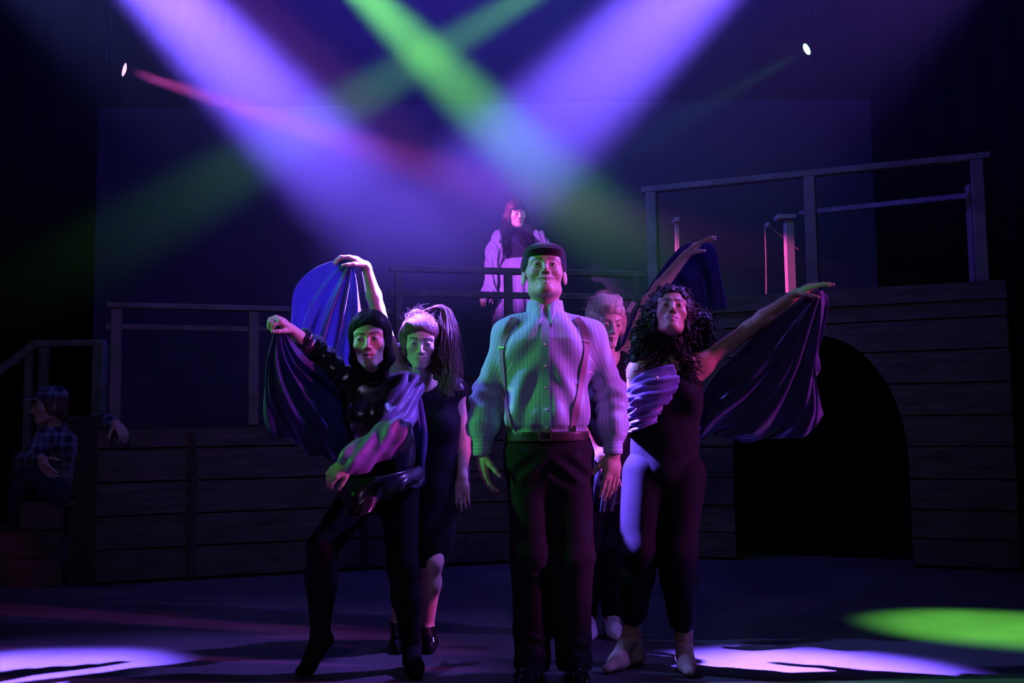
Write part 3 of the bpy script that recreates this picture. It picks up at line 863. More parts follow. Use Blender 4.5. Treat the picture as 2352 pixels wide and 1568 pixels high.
def shirt_mat():
    m = new_mat('striped_cotton_shirt', (0.5, 0.54, 0.72), 0.85, 0.15, 0, 1, 0.10, 120, sheen=0.15)
    nt = m.node_tree; N = nt.nodes; L = nt.links
    a = N.new('ShaderNodeAttribute'); a.attribute_name = 'stripe'
    mm = N.new('ShaderNodeMath'); mm.operation = 'MULTIPLY'; mm.inputs[1].default_value = 62.0
    fr = N.new('ShaderNodeMath'); fr.operation = 'FRACT'
    L.new(a.outputs['Fac'], mm.inputs[0]); L.new(mm.outputs[0], fr.inputs[0])
    cr = N.new('ShaderNodeValToRGB'); cr.color_ramp.interpolation = 'EASE'
    e = cr.color_ramp.elements
    e[0].position = 0.0; e[0].color = (0.42, 0.47, 0.68, 1); e[1].position = 1.0; e[1].color = (0.42, 0.47, 0.68, 1)
    for p, c in ((0.40, (0.42, 0.47, 0.68, 1)), (0.46, (0.80, 0.80, 0.84, 1)), (0.56, (0.80, 0.80, 0.84, 1)), (0.62, (0.32, 0.35, 0.52, 1)), (0.72, (0.42, 0.47, 0.68, 1))):
        x = e.new(p); x.color = c
    L.new(fr.outputs[0], cr.inputs['Fac'])
    L.new(cr.outputs['Color'], N['Principled BSDF'].inputs['Base Color'])
    return m
M['shirt'] = shirt_mat()

def arm_fold(el, sh, wr, amp=0.006):
    """Cross folds that bunch round an elbow."""
    el, sh, wr = V3(el), V3(sh), V3(wr)
    def fn(V):
        out = np.zeros(len(V))
        for a, b in ((sh, el), (el, wr)):
            d = unit(b - a); t = (V - a) @ d; Ln = np.linalg.norm(b - a)
            m = np.clip(1 - np.abs(t - (Ln if b is el else 0)) / 0.18, 0, 1)
            near = np.exp(-(np.linalg.norm(V - a - t[:, None] * d, axis=1) / 0.09) ** 4)
            out += near * m * amp * np.sin(t * 105 + 3.2 * wob(V, 4, 5, 2))
        return out
    return fn

def build_man():
    d = 4.2
    J = dict(fwd=(0, -1, 0.02), head=at(1250, 634, d), neck=at(1252, 722, d + 0.02), chest=at(1254, 810, d), waist=at(1256, 965, d), pelvis=at(1258, 1035, d + 0.01),
             sha=at(1172, 772, d + 0.02), ela=at(1118, 912, d + 0.06), wra=at(1107, 1040, d - 0.02),
             shb=at(1352, 774, d + 0.02), elb=at(1406, 908, d + 0.06), wrb=at(1408, 1040, d - 0.02),
             hpa=at(1212, 1050, d), kna=at(1222, 1272, d - 0.02), ana=at(1222, 1500, d + 0.03),
             hpb=at(1308, 1050, d), knb=at(1318, 1275, d - 0.02), anb=at(1318, 1502, d + 0.03))
    root = empty('person', (J['pelvis'].x, d, 0), 'smiling man in striped shirt, suspenders and flat cap standing at the centre', 'person')
    hp, local, P, Q = head_prims(J['head'], (0.02, -1, 0.36), (0, 0.36, 1), 1.06, False, smile=1.1, openm=0.85)
    ha, _ = hand_prims(J['wra'], (0.10, -0.12, -1), (0.9, 0.25, 0), (0.2, -1, 0), 1.08, (0.35, 0.38, 0.4, 0.42), 0.03, 0.3, 0.5)
    hb, _ = hand_prims(J['wrb'], (-0.08, -0.05, -1), (-0.55, 0.85, 0), (-0.85, -0.5, 0), 1.12, (0.16, 0.2, 0.22, 0.26), 0.06, 0.3, 0.55)
    prims = limb_prims(J, 1.0) + hp + ha + hb
    hl = bbox_pts([J['head'] - Vector((0.14, 0.16, 0.2)), J['head'] + Vector((0.14, 0.16, 0.19))], 0.0)
    fa = bbox_pts([J['wra'] + Vector((-0.09, -0.13, -0.24)), J['wra'] + Vector((0.12, 0.1, 0.03))], 0)
    fb = bbox_pts([J['wrb'] + Vector((-0.12, -0.1, -0.25)), J['wrb'] + Vector((0.09, 0.1, 0.03))], 0)
    col = face_color(local, SKIN_L, LIP_L, (0.16, 0.09, 0.06), 0.004, 0.9)
    soft_obj('body', prims, 0.010, M['skin_fair'], root, [(*hl, 0.0026), (*fa, 0.0034), (*fb, 0.0034)], color=col)
    eyeballs(P, Q, root, 1.06, (0.1, 1, 0.1))
    # teeth showing in the smile
    tp = [P(x, 0.0935 - 11 * x * x, -0.0655 + 7 * x * x) for x in np.linspace(-0.024, 0.024, 11)]
    v, f = sweep([np.array(tp)], [0.0045], 8); mesh_obj('teeth', v, f, M['teeth'], root, smooth=True)
    # flat cap
    E = lambda x, y, z, r, k=0.012, rot=Q: EL(P(x, y, z), r, k, rot)
    tilt = Q @ np.array(Matrix.Rotation(R(-16), 3, 'X'))
    cap = [E(0, -0.022, 0.062, (0.098, 0.122, 0.066), 0.02), E(0, 0.045, 0.082, (0.086, 0.075, 0.036), 0.03, tilt), E(0, 0.100, 0.058, (0.078, 0.052, 0.0085), 0.008, tilt),
           E(0, -0.03, 0.045, (0.092, 0.110, 0.035), 0.02), CUT(P(0, -0.02, 0.028), -(Q @ np.array([0, 0.12, 1])))]
    cp_, cv, cf = soft_obj('flat_cap', cap, 0.0045, M['cap'], root, disp=lambda V: 0.0018 * wob(V, 9, 3, 2))
    # shirt
    up = V3((0, 0, 1)); fw = V3((0, -1, 0))
    n, c, w = V3(J['neck']), V3(J['chest']), V3(J['waist'])
    sp = [RC(w + [0, 0, -0.06], w + [0, 0, 0.05], 0.162, 0.165, 0.03, fw, 0.76), RC(w + [0, 0, 0.04], c, 0.170, 0.182, 0.04, fw, 0.72), RC(c, n + [0, 0.0, -0.06], 0.182, 0.088, 0.05, fw, 0.68)]
    for s_, q in ((-1, 'a'), (1, 'b')):
        sh, el, wr = V3(J['sh' + q]), V3(J['el' + q]), V3(J['wr' + q])
        sp += [RC(n + [0, 0.0, -0.03], sh, 0.055, 0.058, 0.05), RC(c + (sh - c) * 0.5, sh, 0.075, 0.064, 0.05), RC(sh, el, 0.064, 0.064, 0.035), RC(el, el + (wr - el) * 0.55, 0.066, 0.067, 0.03),
               RC(el + (wr - el) * 0.55, el + (wr - el) * 0.70, 0.067, 0.050, 0.02), RC(el + (wr - el) * 0.72, wr + (wr - el) * 0.05, 0.042, 0.040, 0.008)]
    sp += [CUT(V3(J['wra']) + [0, 0, -0.012], (0, 0, -1))]
    zb_ = at(1258, 1008, d).z
    # neck opening
    sp += [RC(n + [0, -0.01, -0.02], n + [0, -0.03, 0.12], 0.056, 0.075, 0.01, neg=True)]
    fa_, fb_ = arm_fold(J['ela'], J['sha'], J['wra'], 0.006), arm_fold(J['elb'], J['shb'], J['wrb'], 0.006)
    cx = float(c[0])
    def dsp(V):
        z = V[:, 2]; body = np.exp(-((V[:, 0] - cx) / 0.17) ** 6)
        drag = np.sin(((V[:, 0] - cx) * 26 * (1 + 0.25 * np.sin(z * 7)) + 1.6 * wob(V, 2.2, 21, 2)) * 1.0) * 0.008 * np.clip((1.42 - z) / 0.2, 0, 1)
        diag = np.sin((z * 34 + np.abs(V[:, 0] - cx) * 46) + 2.6 * wob(V, 2.6, 8, 2)) * 0.009 * np.clip(np.abs(V[:, 0] - cx) / 0.09, 0.15, 1)
        blouse = 0.014 * np.exp(-((z - 1.09) / 0.045) ** 2) - 0.012 * np.clip((1.05 - z) / 0.02, 0, 1)
        cuff = (z > V3(J['wra'])[2] + 0.075) | (body > 0.5)
        return (body * (drag + diag + blouse) + (1 - body) * (0.009 * wob(V, 5.0, 4, 2, (1, 1, 0.5)) + fa_(V) + fb_(V)) * cuff)
    axa = (V3(J['sha']), V3(J['ela']), V3(J['wra'])); axb = (V3(J['shb']), V3(J['elb']), V3(J['wrb']))
    def stripe(V):
        out = V[:, 0] - cx + 0.5
        for sh, el, wr in (axa, axb):
            side = (np.abs(V[:, 0] - cx) > np.abs(sh[0] - cx) * (0.93 + 0.0 * V[:, 2]))
            ax = np.where((V[:, 2] > el[2])[:, None], sh + (el - sh) * np.clip((V[:, 2:3] - sh[2]) / (el[2] - sh[2]), 0, 1), el + (wr - el) * np.clip((V[:, 2:3] - el[2]) / (wr[2] - el[2]), 0, 1))
            side &= np.sign(V[:, 0] - cx) == np.sign(sh[0] - cx)
            th = np.arctan2(V[:, 0] - ax[:, 0], -(V[:, 1] - ax[:, 1]))
            cuffz = V[:, 2] < wr[2] + 0.072
            out = np.where(side, np.where(cuffz, V[:, 2] * 1.0, th * 0.062 + 0.5), out)
        return out
    sh_o, SV, SF = soft_obj('shirt', sp, 0.0065, M['shirt'], root, disp=dsp, attrs={'stripe': stripe})
    bv = bvh_of(SV, SF)
    # button band, buttons
    px = [(1253, 742), (1251, 800), (1252, 860), (1254, 930), (1257, 988)]
    st_, bp, bn = strip_on('button_band', bv, [at(x, y, d - 0.1) for x, y in px], 0.032, 0.0022, M['shirt'], sh_o, 60, 0.001)
    a = st_.data.attributes.new('stripe', 'FLOAT', 'POINT'); a.data.foreach_set('value', np.tile([0.5, 0.506, 0.506, 0.5], 60).astype(np.float32) + 0.001)
    for t in (0.23, 0.44, 0.62, 0.80, 0.97):
        i = int(t * 59); lathe('button', [(0.001, 0.0042), (0.0045, 0.004), (0.0055, 0.0025), (0.0055, 0.0), ], bp[i] + bn[i] * 0.002, bn[i], M['button'], sh_o, 12)
    # collar: a stand and two leaves with points
    nk = n + [0, -0.02, 0.0]
    for sx in (-1, 1):
        rows = []
        for lvl in range(3):
            row = []
            for ang in np.linspace(0.10, 2.9, 9):
                rr = (0.062, 0.066, 0.076)[lvl] + 0.006 * math.sin(ang)
                zt = (-0.005, 0.052, -0.008)[lvl] + (0.012 * (ang / 2.9) if lvl == 1 else 0)
                pt = math.exp(-((ang - 0.2) / 0.33) ** 2)
                x = nk[0] + sx * (rr * math.sin(ang) + (0.016 * pt if lvl == 2 else 0))
                y = nk[1] + 0.02 - rr * math.cos(ang) - (0.060 * pt if lvl == 2 else 0)
                z = nk[2] + zt - (0.062 * pt if lvl == 2 else 0) - (0.018 * math.exp(-((ang) / 0.4) ** 2) if lvl < 2 else 0)
                row.append((x, y, z))
            rows.append(row)
        co = cloth('collar', rows, 28, 12, M['shirt'], sh_o, thick=0.003)
        a = co.data.attributes.new('stripe', 'FLOAT', 'POINT')
        vv = np.array([v.co[:] for v in co.data.vertices]); a.data.foreach_set('value', (np.arctan2(vv[:, 0] - 0, vv[:, 1]) * 0.05 + vv[:, 2] * 0.3).astype(np.float32))
    # undershirt in the open collar
    soft_obj('undershirt', [EL(n + [0, -0.035, -0.035], (0.05, 0.035, 0.045), 0.01)], 0.006, M['undershirt'], root)
    # trousers
    pe = V3(J['pelvis'])
    tp = [RC(w + [0, 0, -0.03], pe + [0, 0, 0.0], 0.158, 0.168, 0.03, fw, 0.76), RC(pe, pe + [0, 0, -0.08], 0.166, 0.150, 0.04, fw, 0.78)]
    for q in 'ab':
        h, k, a_ = V3(J['hp' + q]), V3(J['kn' + q]), V3(J['an' + q])
        tp += [RC(h + [0, 0, -0.01], k, 0.100, 0.082, 0.04), RC(k, a_ + [0, 0, 0.10], 0.082, 0.075, 0.04), RC(a_ + [0, 0, 0.1], a_ + [0, -0.01, -0.035], 0.075, 0.078, 0.02)]
    zw = at(1258, 1003, d).z
    tp += [CUT((0, 0, zw), (0, 0, 1)), CUT((0, 0, 0.045), (0, 0, -1))]
    def dtr(V):
        z = V[:, 2]
        return (0.007 * wob(V, 3.0, 31, 2, (1, 1, 0.35)) + 0.008 * np.exp(-((z - 0.13) / 0.07) ** 2) * np.sin(z * 80 + 4 * wob(V, 4, 9, 2)) * (0.5 + 0.5 * wob(V, 5, 14, 1))
                + 0.006 * np.exp(-((z - 0.86) / 0.06) ** 2) * np.sin(z * 70 + np.abs(V[:, 0] - pe[0]) * 60) + 0.005 * np.exp(-((z - 0.50) / 0.08) ** 2) * np.sin(z * 65 + 4 * wob(V, 4, 2, 2)) * (0.5 + 0.6 * wob(V, 5, 15, 1)))
    tr, TV, TF = soft_obj('trousers', tp, 0.008, M['trouser'], root, disp=dtr)
    bt, BV, BF = soft_obj('belt', [RC(w + [0, 0, -0.1], w + [0, 0, 0.05], 0.174, 0.174, 0.01, fw, 0.785), CUT((0, 0, zw + 0.022), (0, 0, 1)), CUT((0, 0, zw - 0.018), (0, 0, -1))], 0.0055, M['belt'], tr)
    bb = bvh_of(BV, BF)
    hit = bb.ray_cast(at(1262, 1003, d - 0.6), Vector((0, 1, 0)))
    bx = hit[0]
    for u0, u1, z0, z1 in ((-0.026, 0.026, 0.016, 0.021), (-0.026, 0.026, -0.021, -0.016), (-0.026, -0.021, -0.021, 0.021), (0.021, 0.026, -0.021, 0.021)):
        prism('buckle', [(u0, z0), (u1, z0), (u1, z1), (u0, z1)], (1, 0, 0), (0, 0, 1), (0, -1, 0), (bx.x, bx.y + 0.001, bx.z), 0.006, M['buckle'], bt)
    # suspenders with clips and sliders
    for pts, sl in (([(1182, 728), (1168, 752), (1154, 800), (1157, 860), (1164, 920), (1172, 980)], 0.40), ([(1326, 728), (1341, 752), (1347, 790), (1339, 850), (1327, 920), (1315, 980)], 0.38)):
        so, sp_, sn = strip_on('suspender', bv, [at(x, y, d - 0.1) for x, y in pts], 0.030, 0.0022, M['suspender'], root, 60, 0.004)
        i = int(sl * 59)
        T = unit(sp_[i + 1] - sp_[i]); B = np.cross(T, sn[i])
        prism('slider', [(-0.019, -0.004), (0.019, -0.004), (0.019, 0.004), (-0.019, 0.004)], B, T, sn[i], sp_[i] + sn[i] * 0.001, 0.005, M['buckle'], so)
        e = sp_[-1]; prism('clip', [(-0.010, -0.022), (0.010, -0.022), (0.012, 0.008), (-0.012, 0.008)], (1, 0, 0), (0, 0, 1), (0, -1, 0), e + sn[-1] * 0.002, 0.006, M['buckle'], so)
    for pts in ([(1182, 728), (1200, 800), (1230, 880), (1262, 985)], [(1326, 728), (1306, 800), (1282, 880), (1266, 985)]):
        strip_on('suspender_back', bv, [at(x, y, d + 0.1) for x, y in pts], 0.030, 0.0022, M['suspender'], root, 40, 0.004, toward=(0, 1, 0))
    # shoes
    for q, toe in (('a', at(1196, 1562, 3.98)), ('b', at(1332, 1566, 3.96))):
        a_ = V3(J['an' + q]); t = V3(toe); t[2] = 0.03
        fl = unit(np.array([t[0] - a_[0], t[1] - a_[1], 0])); hl_ = np.array([a_[0], a_[1], 0.035]) - fl * 0.045
        bl = a_ * 0.38 + t * 0.62; bl[2] = 0.04
        s_ = [RC(hl_, bl, 0.039, 0.046, 0.02), RC(bl, t, 0.046, 0.036, 0.02, (0, 0, 1), 0.8), RC(np.array([a_[0], a_[1], 0.08]), bl + [0, 0, 0.018], 0.044, 0.03, 0.03), CUT((0, 0, 0.004), (0, 0, -1))]
        so, sv, sf = soft_obj('shoe', s_, 0.0055, M['shoe_black'], root)
        sole = [RC(hl_ + [0, 0, -0.028], bl + [0, 0, -0.03], 0.046, 0.053, 0.01), RC(bl + [0, 0, -0.03], t + [0, 0, -0.02], 0.053, 0.043, 0.01), CUT((0, 0, 0.013), (0, 0, 1)), CUT((0, 0, 0.001), (0, 0, -1))]
        soft_obj('sole', sole, 0.0055, M['shoe_black'], so)
        lv = []
        for k in range(4):
            c_ = a_ * (0.68 - 0.09 * k) + t * (0.32 + 0.09 * k); sd = np.cross(fl, [0, 0, 1])
            zt = 0.117 - 0.0125 * k
            lv.append(np.array([[c_[0] + sd[0] * u, c_[1] + sd[1] * u, zt - 9 * u * u] for u in np.linspace(-0.025, 0.025, 7)]))
        v, f = sweep(lv, [0.0028] * len(lv), 5); mesh_obj('laces', v, f, M['undershirt'], so, smooth=True)
    return root
build_man()
# ------------------------------------------------------------------ dancers
def satin(name, col, rough=0.35, spec=0.5, sheen=0.4, thin=0.0):
    m = new_mat(name, col, rough, spec, 0.1, 20, 0.05, 90, sheen=sheen)
    if thin:      # light that strikes the back of the thin cloth glows through it
        nt = m.node_tree; N = nt.nodes; L = nt.links
        tr = N.new('ShaderNodeBsdfTranslucent'); tr.inputs['Color'].default_value = (*[min(1.0, c * 1.3) for c in col], 1)
        mx = N.new('ShaderNodeMixShader'); mx.inputs['Fac'].default_value = thin
        L.new(N['Principled BSDF'].outputs['BSDF'], mx.inputs[1]); L.new(tr.outputs['BSDF'], mx.inputs[2])
        L.new(mx.outputs['Shader'], N['Material Output'].inputs['Surface'])
    return m
M['black_cloth'] = new_mat('black_jersey', (0.010, 0.009, 0.011), 0.85, 0.12, 0.2, 30, 0.15, 150)
M['legging'] = new_mat('black_legging', (0.006, 0.005, 0.007), 0.8, 0.1, 0.2, 30, 0.1, 200)
M['indigo_satin'] = satin('indigo_satin', (0.22, 0.19, 0.48), thin=0.4)
M['violet_satin'] = satin('violet_satin', (0.30, 0.14, 0.42), 0.45)
M['black_satin'] = satin('black_satin', (0.020, 0.017, 0.028), 0.25, 0.7, 0.2)
M['navy_cape'] = satin('navy_cape', (0.05, 0.05, 0.22), 0.45, 0.4, thin=0.4)
M['plum_cape'] = satin('plum_cape', (0.070, 0.045, 0.16), 0.4, 0.45, thin=0.3)
M['silver_trim'] = new_mat('silver_sequins', (0.7, 0.7, 0.75), 0.25, 0.6, 0.2, 60, metal=0.6)
M['slipper'] = new_mat('pale_dance_slipper', (0.55, 0.42, 0.34), 0.7, 0.2, 0.15, 30, 0.2, 120)
M['white_shoe'] = new_mat('white_dance_shoe', (0.75, 0.72, 0.72), 0.6, 0.3, 0.1, 30, 0.15, 120)

def head_hair(P, Q, s=1.0, part=True, low=0.0, back=0.0, vol=1.0):
    """Close hair over the skull with the face left free."""
    E = lambda x, y, z, r, k=0.02, neg=False, rot=Q: EL(P(x, y, z), np.array(r) * s, k * s, rot, neg)
    L = [E(0, -0.028, 0.040, (0.090 * vol, 0.106, 0.098 * vol), 0.02), E(0, -0.072, -0.03 - low, (0.074 * vol, 0.052, 0.09 + low), 0.03),
         E(-0.068, 0.0, -0.01, (0.020, 0.040, 0.062 + low), 0.02), E(0.068, 0.0, -0.01, (0.020, 0.040, 0.062 + low), 0.02)]
    L += [E(0, 0.036, 0.062, (0.073 * vol, 0.061, 0.057 * vol), 0.02)]
    L += [E(0, 0.105, -0.043, (0.070, 0.090, 0.105), 0.012, True)]
    if part: L += [E(0, 0.05, 0.140, (0.006, 0.10, 0.014), 0.012, True)]
    return L

def strand_disp(P, Q, amp=0.0016, n=70):
    o = P(0, -0.02, 0.03); 
    def fn(V):
        q = (V - o) @ Q
        a = np.arctan2(q[:, 0], q[:, 2] + 0.1 - 0.4 * q[:, 1])
        return amp * np.sin(a * n + 3 * wob(V, 7, 12, 2)) + 0.002 * wob(V, 6, 13, 2)
    return fn

def comb(P, n, seed, to, mesh, rad=0.0013, frm=None):
    """Fine hair strands laid on the hair mass and combed towards to(x), as polylines."""
    r = np.random.default_rng(seed); out = []; bv = bvh_of(*mesh); c0 = V3(P(0, -0.02, 0.02))
    for i in range(n):
        x = r.uniform(-1, 1)
        s_ = V3(P(x * 0.07, r.uniform(0.02, 0.09), 0.13 - 0.05 * abs(x))) if frm is None else V3(frm(x, r)); e_ = V3(P(*to(x, r)))
        C = []
        for t in np.linspace(0, 1, 12):
            q = s_ * (1 - t) + e_ * t; dirv = unit(q - c0)
            h = bv.ray_cast(Vector(c0 + dirv * 0.4), Vector(-dirv), 0.4)
            if h[0] is None: continue
            C.append(np.array(h[0]) + dirv * r.uniform(0.0, 0.0016))
        if len(C) > 5: out.append(catmull(C, 18))
    return out, [rad] * len(out)

def skirt_fold(c, n, amp, z0, z1):
    c = V3(c)
    def fn(V):
        a = np.arctan2(V[:, 0] - c[0], V[:, 1] - c[1])
        return amp * np.clip((z0 - V[:, 2]) / (z0 - z1), 0, 1) * np.sin(a * n + 1.5 * wob(V, 2, 6, 1))
    return fn

def ray_rows(apex, ends, spread=0.02):
    """Rows of control points that all leave the gripping hand."""
    A = V3(apex); rows = []
    for k, pts in enumerate(ends):
        rows.append([tuple(A + unit(V3(pts[0]) - A) * 0.012)] + [tuple(V3(p)) for p in pts])
    return rows

def leg_clothes(root, J, s, mat, hem_a, hem_b, name='trousers', loose=1.0, rk=(0.10, 0.068, 0.060, 0.05), waist=True, top=None):
    fw = V3(J['fwd']); pe, w = V3(J['pelvis']), V3(J['waist'])
    L = [RC(w * 0.3 + pe * 0.7, pe, 0.135 * s, 0.142 * s, 0.03, fw, 0.78)]
    for q, hem in (('a', hem_a), ('b', hem_b)):
        h, k, a = V3(J['hp' + q]), V3(J['kn' + q]), V3(J['an' + q])
        e = k + (a - k) * hem
        L += [RC(h, k, rk[0] * s, rk[1] * s, 0.05), RC(k, k + (e - k) * 0.4, rk[1] * s, rk[2] * 1.04 * s, 0.03), RC(k + (e - k) * 0.4, e, rk[2] * 1.04 * s, rk[3] * s, 0.03)]
    if top is not None: L.append(CUT((0, 0, top), (0, 0, 1)))
    return soft_obj(name, L, 0.009, mat, root, disp=lambda V: 0.005 * wob(V, 4, 77, 2, (1, 1, 0.45)))

# ................................................ front dancer at the left, arm flung out with her cape
def dancer_left():
    d = 4.40
    J = dict(fwd=(0.03, -1, 0), head=at(850, 784, 4.30), neck=at(858, 868, 4.42), chest=at(868, 945, 4.43), waist=at(874, 1035, 4.43), pelvis=at(874, 1105, 4.45),
             sha=at(796, 880, 4.40), ela=at(722, 806, 4.30), wra=at(668, 756, 4.14), shb=at(937, 888, 4.40), elb=at(905, 1000, 4.20), wrb=at(805, 1062, 4.10),
             hpa=at(836, 1125, 4.42), kna=at(740, 1258, 4.25), ana=at(736, 1452, 4.38), hpb=at(915, 1125, 4.46), knb=at(926, 1300, 4.38), anb=at(945, 1490, 4.42))
    root = empty('person', (J['pelvis'].x, d, 0), 'black-haired front dancer in black with violet sleeve, holding out a navy cape in her fist', 'person')
    hp, local, P, Q = head_prims(J['head'], (0.03, -1, 0.0), (-0.04, 0, 1), 1.0, True, openm=0.35)
    fd = at(632, 728, 4.06) - J['wra']
    ha, _ = hand_prims(J['wra'], fd, (-0.5, 0.4, -1), (-0.2, -1, 0.1), 0.95, (1.15, 1.2, 1.2, 1.2), 0.02, 0.9, 0.4)
    hb, _ = hand_prims(J['wrb'], at(760, 1090, 4.06) - J['wrb'], (0.2, 1, -0.5), (0.3, -0.5, -1), 0.92, (0.7, 0.75, 0.8, 0.85), 0.02, 0.6, 0.4)
    ta = at(688, 1526, 4.34); ta.z = 0.02; tb = at(957, 1536, 4.26); tb.z = 0.02
    prims = limb_prims(J, 0.95, True) + hp + ha + hb + foot_prims(J['ana'], ta, 0.92, True) + foot_prims(J['anb'], tb, 0.92)
    fine = [(*bbox_pts([J['head'] - Vector((0.12, 0.15, 0.17)), J['head'] + Vector((0.12, 0.13, 0.15))], 0), 0.0027),
            (*bbox_pts([J['wra'] - Vector((0.15, 0.16, 0.08)), J['wra'] + Vector((0.06, 0.08, 0.12))], 0), 0.004), (*bbox_pts([J['wrb'] - Vector((0.2, 0.12, 0.14)), J['wrb'] + Vector((0.04, 0.08, 0.08))], 0), 0.004)]
    soft_obj('body', prims, 0.009, M['skin_fair'], root, fine, color=face_color(local, SKIN_L, (0.45, 0.17, 0.17), (0.03, 0.02, 0.02), 0.0045))
    eyeballs(P, Q, root, 1.0, (0.25, 1, 0.02))
    # dark hair gathered at the nape, a long tail over the shoulder
    hh = head_hair(P, Q, 1.0, low=0.02, vol=1.03)
    hh += [RC(P(-0.065, -0.05, -0.07), at(803, 890, 4.37), 0.036, 0.036, 0.04), RC(at(803, 890, 4.37), at(800, 965, 4.31), 0.036, 0.022, 0.03), RC(P(0.065, -0.05, -0.07), at(905, 890, 4.40), 0.034, 0.028, 0.04)]
    ho, hv, hf = soft_obj('hair', hh, 0.006, M['hair_black'], root, disp=strand_disp(P, Q, 0.0009, 60))
    ln, rd = comb(P, 420, 31, lambda x, r: (math.copysign(0.10, x), r.uniform(-0.08, 0.03), r.uniform(-0.10, -0.04)), (hv, hf), 0.0014, lambda x, r: P(x * 0.012, r.uniform(-0.08, 0.10), 0.14))
    v, f = sweep(ln, rd, 4); mesh_obj('strands', v, f, M['hair_black'], ho, smooth=True)
    # leggings, socks
    leg_clothes(root, J, 0.95, M['legging'], 0.92, 0.95, 'leggings', rk=(0.096, 0.066, 0.062, 0.048), top=at(874, 1092, 4.4).z)
    for q, t, tip in (('a', ta, True), ('b', tb, False)):
        f = foot_prims(J['an' + q], t, 1.06, tip)
        f.append(RC(J['an' + q], V3(J['an' + q]) + (V3(J['kn' + q]) - V3(J['an' + q])) * 0.18, 0.042, 0.042, 0.01))
        f.append(CUT((0, 0, 0.001), (0, 0, -1)))
        soft_obj('sock', f, 0.007, M['black_cloth'], root)
    # tunic with long sleeves
    fw = V3((0, -1, 0)); n, c, w, pe = V3(J['neck']), V3(J['chest']), V3(J['waist']), V3(J['pelvis'])
    tp = [RC(pe + [0, 0, -0.03], w, 0.150, 0.138, 0.03, fw, 0.80), RC(w, c, 0.138, 0.146, 0.04, fw, 0.78), RC(c, n + [0, 0, -0.045], 0.146, 0.075, 0.05, fw, 0.70)]
    for q in 'ab':
        sh, el, wr = V3(J['sh' + q]), V3(J['el' + q]), V3(J['wr' + q])
        tp += [RC(n + [0, 0, -0.05], sh, 0.05, 0.056, 0.04), RC(c + (sh - c) * 0.5, sh, 0.07, 0.058, 0.04), RC(sh, el, 0.060, 0.060, 0.03)]
        if q == 'a': tp += [RC(el, el + (wr - el) * 0.42, 0.058, 0.05, 0.02)]
    tp += [EL(c + fw * 0.078 + [q * 0.064, 0, -0.03], (0.068, 0.068, 0.068), 0.04) for q in (-1, 1)]
    tp += [CUT(pe + [0, 0, -0.045], (0, 0, -1))]
    sa, ea = V3(J['sha']), V3(J['ela'])
    def dt(V):
        t = (V - sa) @ unit(ea - sa); arm = np.clip((t + 0.02) / 0.1, 0, 1)
        return 0.008 * wob(V, 4, 41, 2, (1, 1, 0.6)) + arm * 0.008 * np.sin(t * 85 + 3 * wob(V, 5, 42, 2))
    soft_obj('tunic', tp, 0.0075, M['black_satin'], root, disp=dt)
    # wide violet sleeve that crosses in front of the body
    sh, el, wr = V3(J['shb']), V3(J['elb']), V3(J['wrb'])
    sl = [RC(sh + [0, 0, 0.0], el, 0.066, 0.074, 0.03), RC(el, el + (wr - el) * 0.95, 0.074, 0.060, 0.03)]
    def dsl(V):
        t = (V - sh) @ unit(wr - sh); o = V @ unit(np.cross(wr - sh, [0, 1, 0]))
        return 0.006 * np.sin(o * 120 + 2.5 * wob(V, 3.5, 43, 2)) + 0.005 * wob(V, 7, 44, 2)
    soft_obj('sleeve', sl, 0.0065, M['violet_satin'], root, disp=dsl)
    # glossy peplum over the raised thigh
    rows = [[at(790, 1092, 4.30), at(835, 1098, 4.20), at(885, 1092, 4.22), at(935, 1080, 4.30), at(968, 1068, 4.42)],
            [at(780, 1128, 4.28), at(825, 1140, 4.14), at(880, 1130, 4.20), at(935, 1105, 4.28), at(974, 1098, 4.42)],
            [at(786, 1168, 4.26), at(818, 1188, 4.10), at(870, 1158, 4.20), at(925, 1125, 4.29), at(968, 1112, 4.42)]]
    cloth('peplum', rows, 50, 26, M['black_satin'], root, lambda u, v: 0.012 * v * np.sin(u * 24 + 2 * v) + 0.006 * np.sin(u * 9 + v * 8), 0.003)
    # cape hung from the raised fist
    fist = at(640, 738, 4.10)
    rows = ray_rows(fist, [[at(690, 800, 4.18), at(745, 845, 4.30), at(800, 895, 4.42), at(850, 920, 4.55)],
                           [at(680, 830, 4.18), at(740, 890, 4.28), at(790, 945, 4.40), at(830, 985, 4.52)],
                           [at(662, 830, 4.15), at(715, 905, 4.22), at(770, 985, 4.34), at(815, 1050, 4.46)],
                           [at(645, 830, 4.12), at(680, 915, 4.18), at(730, 990, 4.28), at(775, 1066, 4.40)],
                           [at(630, 835, 4.12), at(640, 920, 4.16), at(670, 985, 4.22), at(700, 1030, 4.32)],
                           [at(615, 820, 4.12), at(606, 890, 4.15), at(604, 940, 4.18), at(613, 994, 4.22)]])
    cloth('cape', rows, 70, 110, M['navy_cape'], root, lambda u, v: np.clip(u * 2.5, 0, 1) * (0.018 * np.sin(v * 30 + 2.2 * np.sin(u * 3)) + 0.007 * np.sin(v * 67 + 1 + 3 * u)), 0.003)
    # the cape's other half, falling behind her right hip
    rows = [[at(930, 880, 4.52), at(955, 900, 4.50), at(968, 925, 4.52)], [at(935, 960, 4.54), at(965, 985, 4.46), at(985, 1010, 4.5)],
            [at(930, 1040, 4.54), at(962, 1060, 4.42), at(978, 1070, 4.46)], [at(925, 1100, 4.56), at(960, 1118, 4.44), at(975, 1108, 4.46)]]
    cloth('cape_panel', rows, 30, 50, M['navy_cape'], root, lambda u, v: 0.010 * np.sin(u * 13 + v * 3), 0.003)
dancer_left()

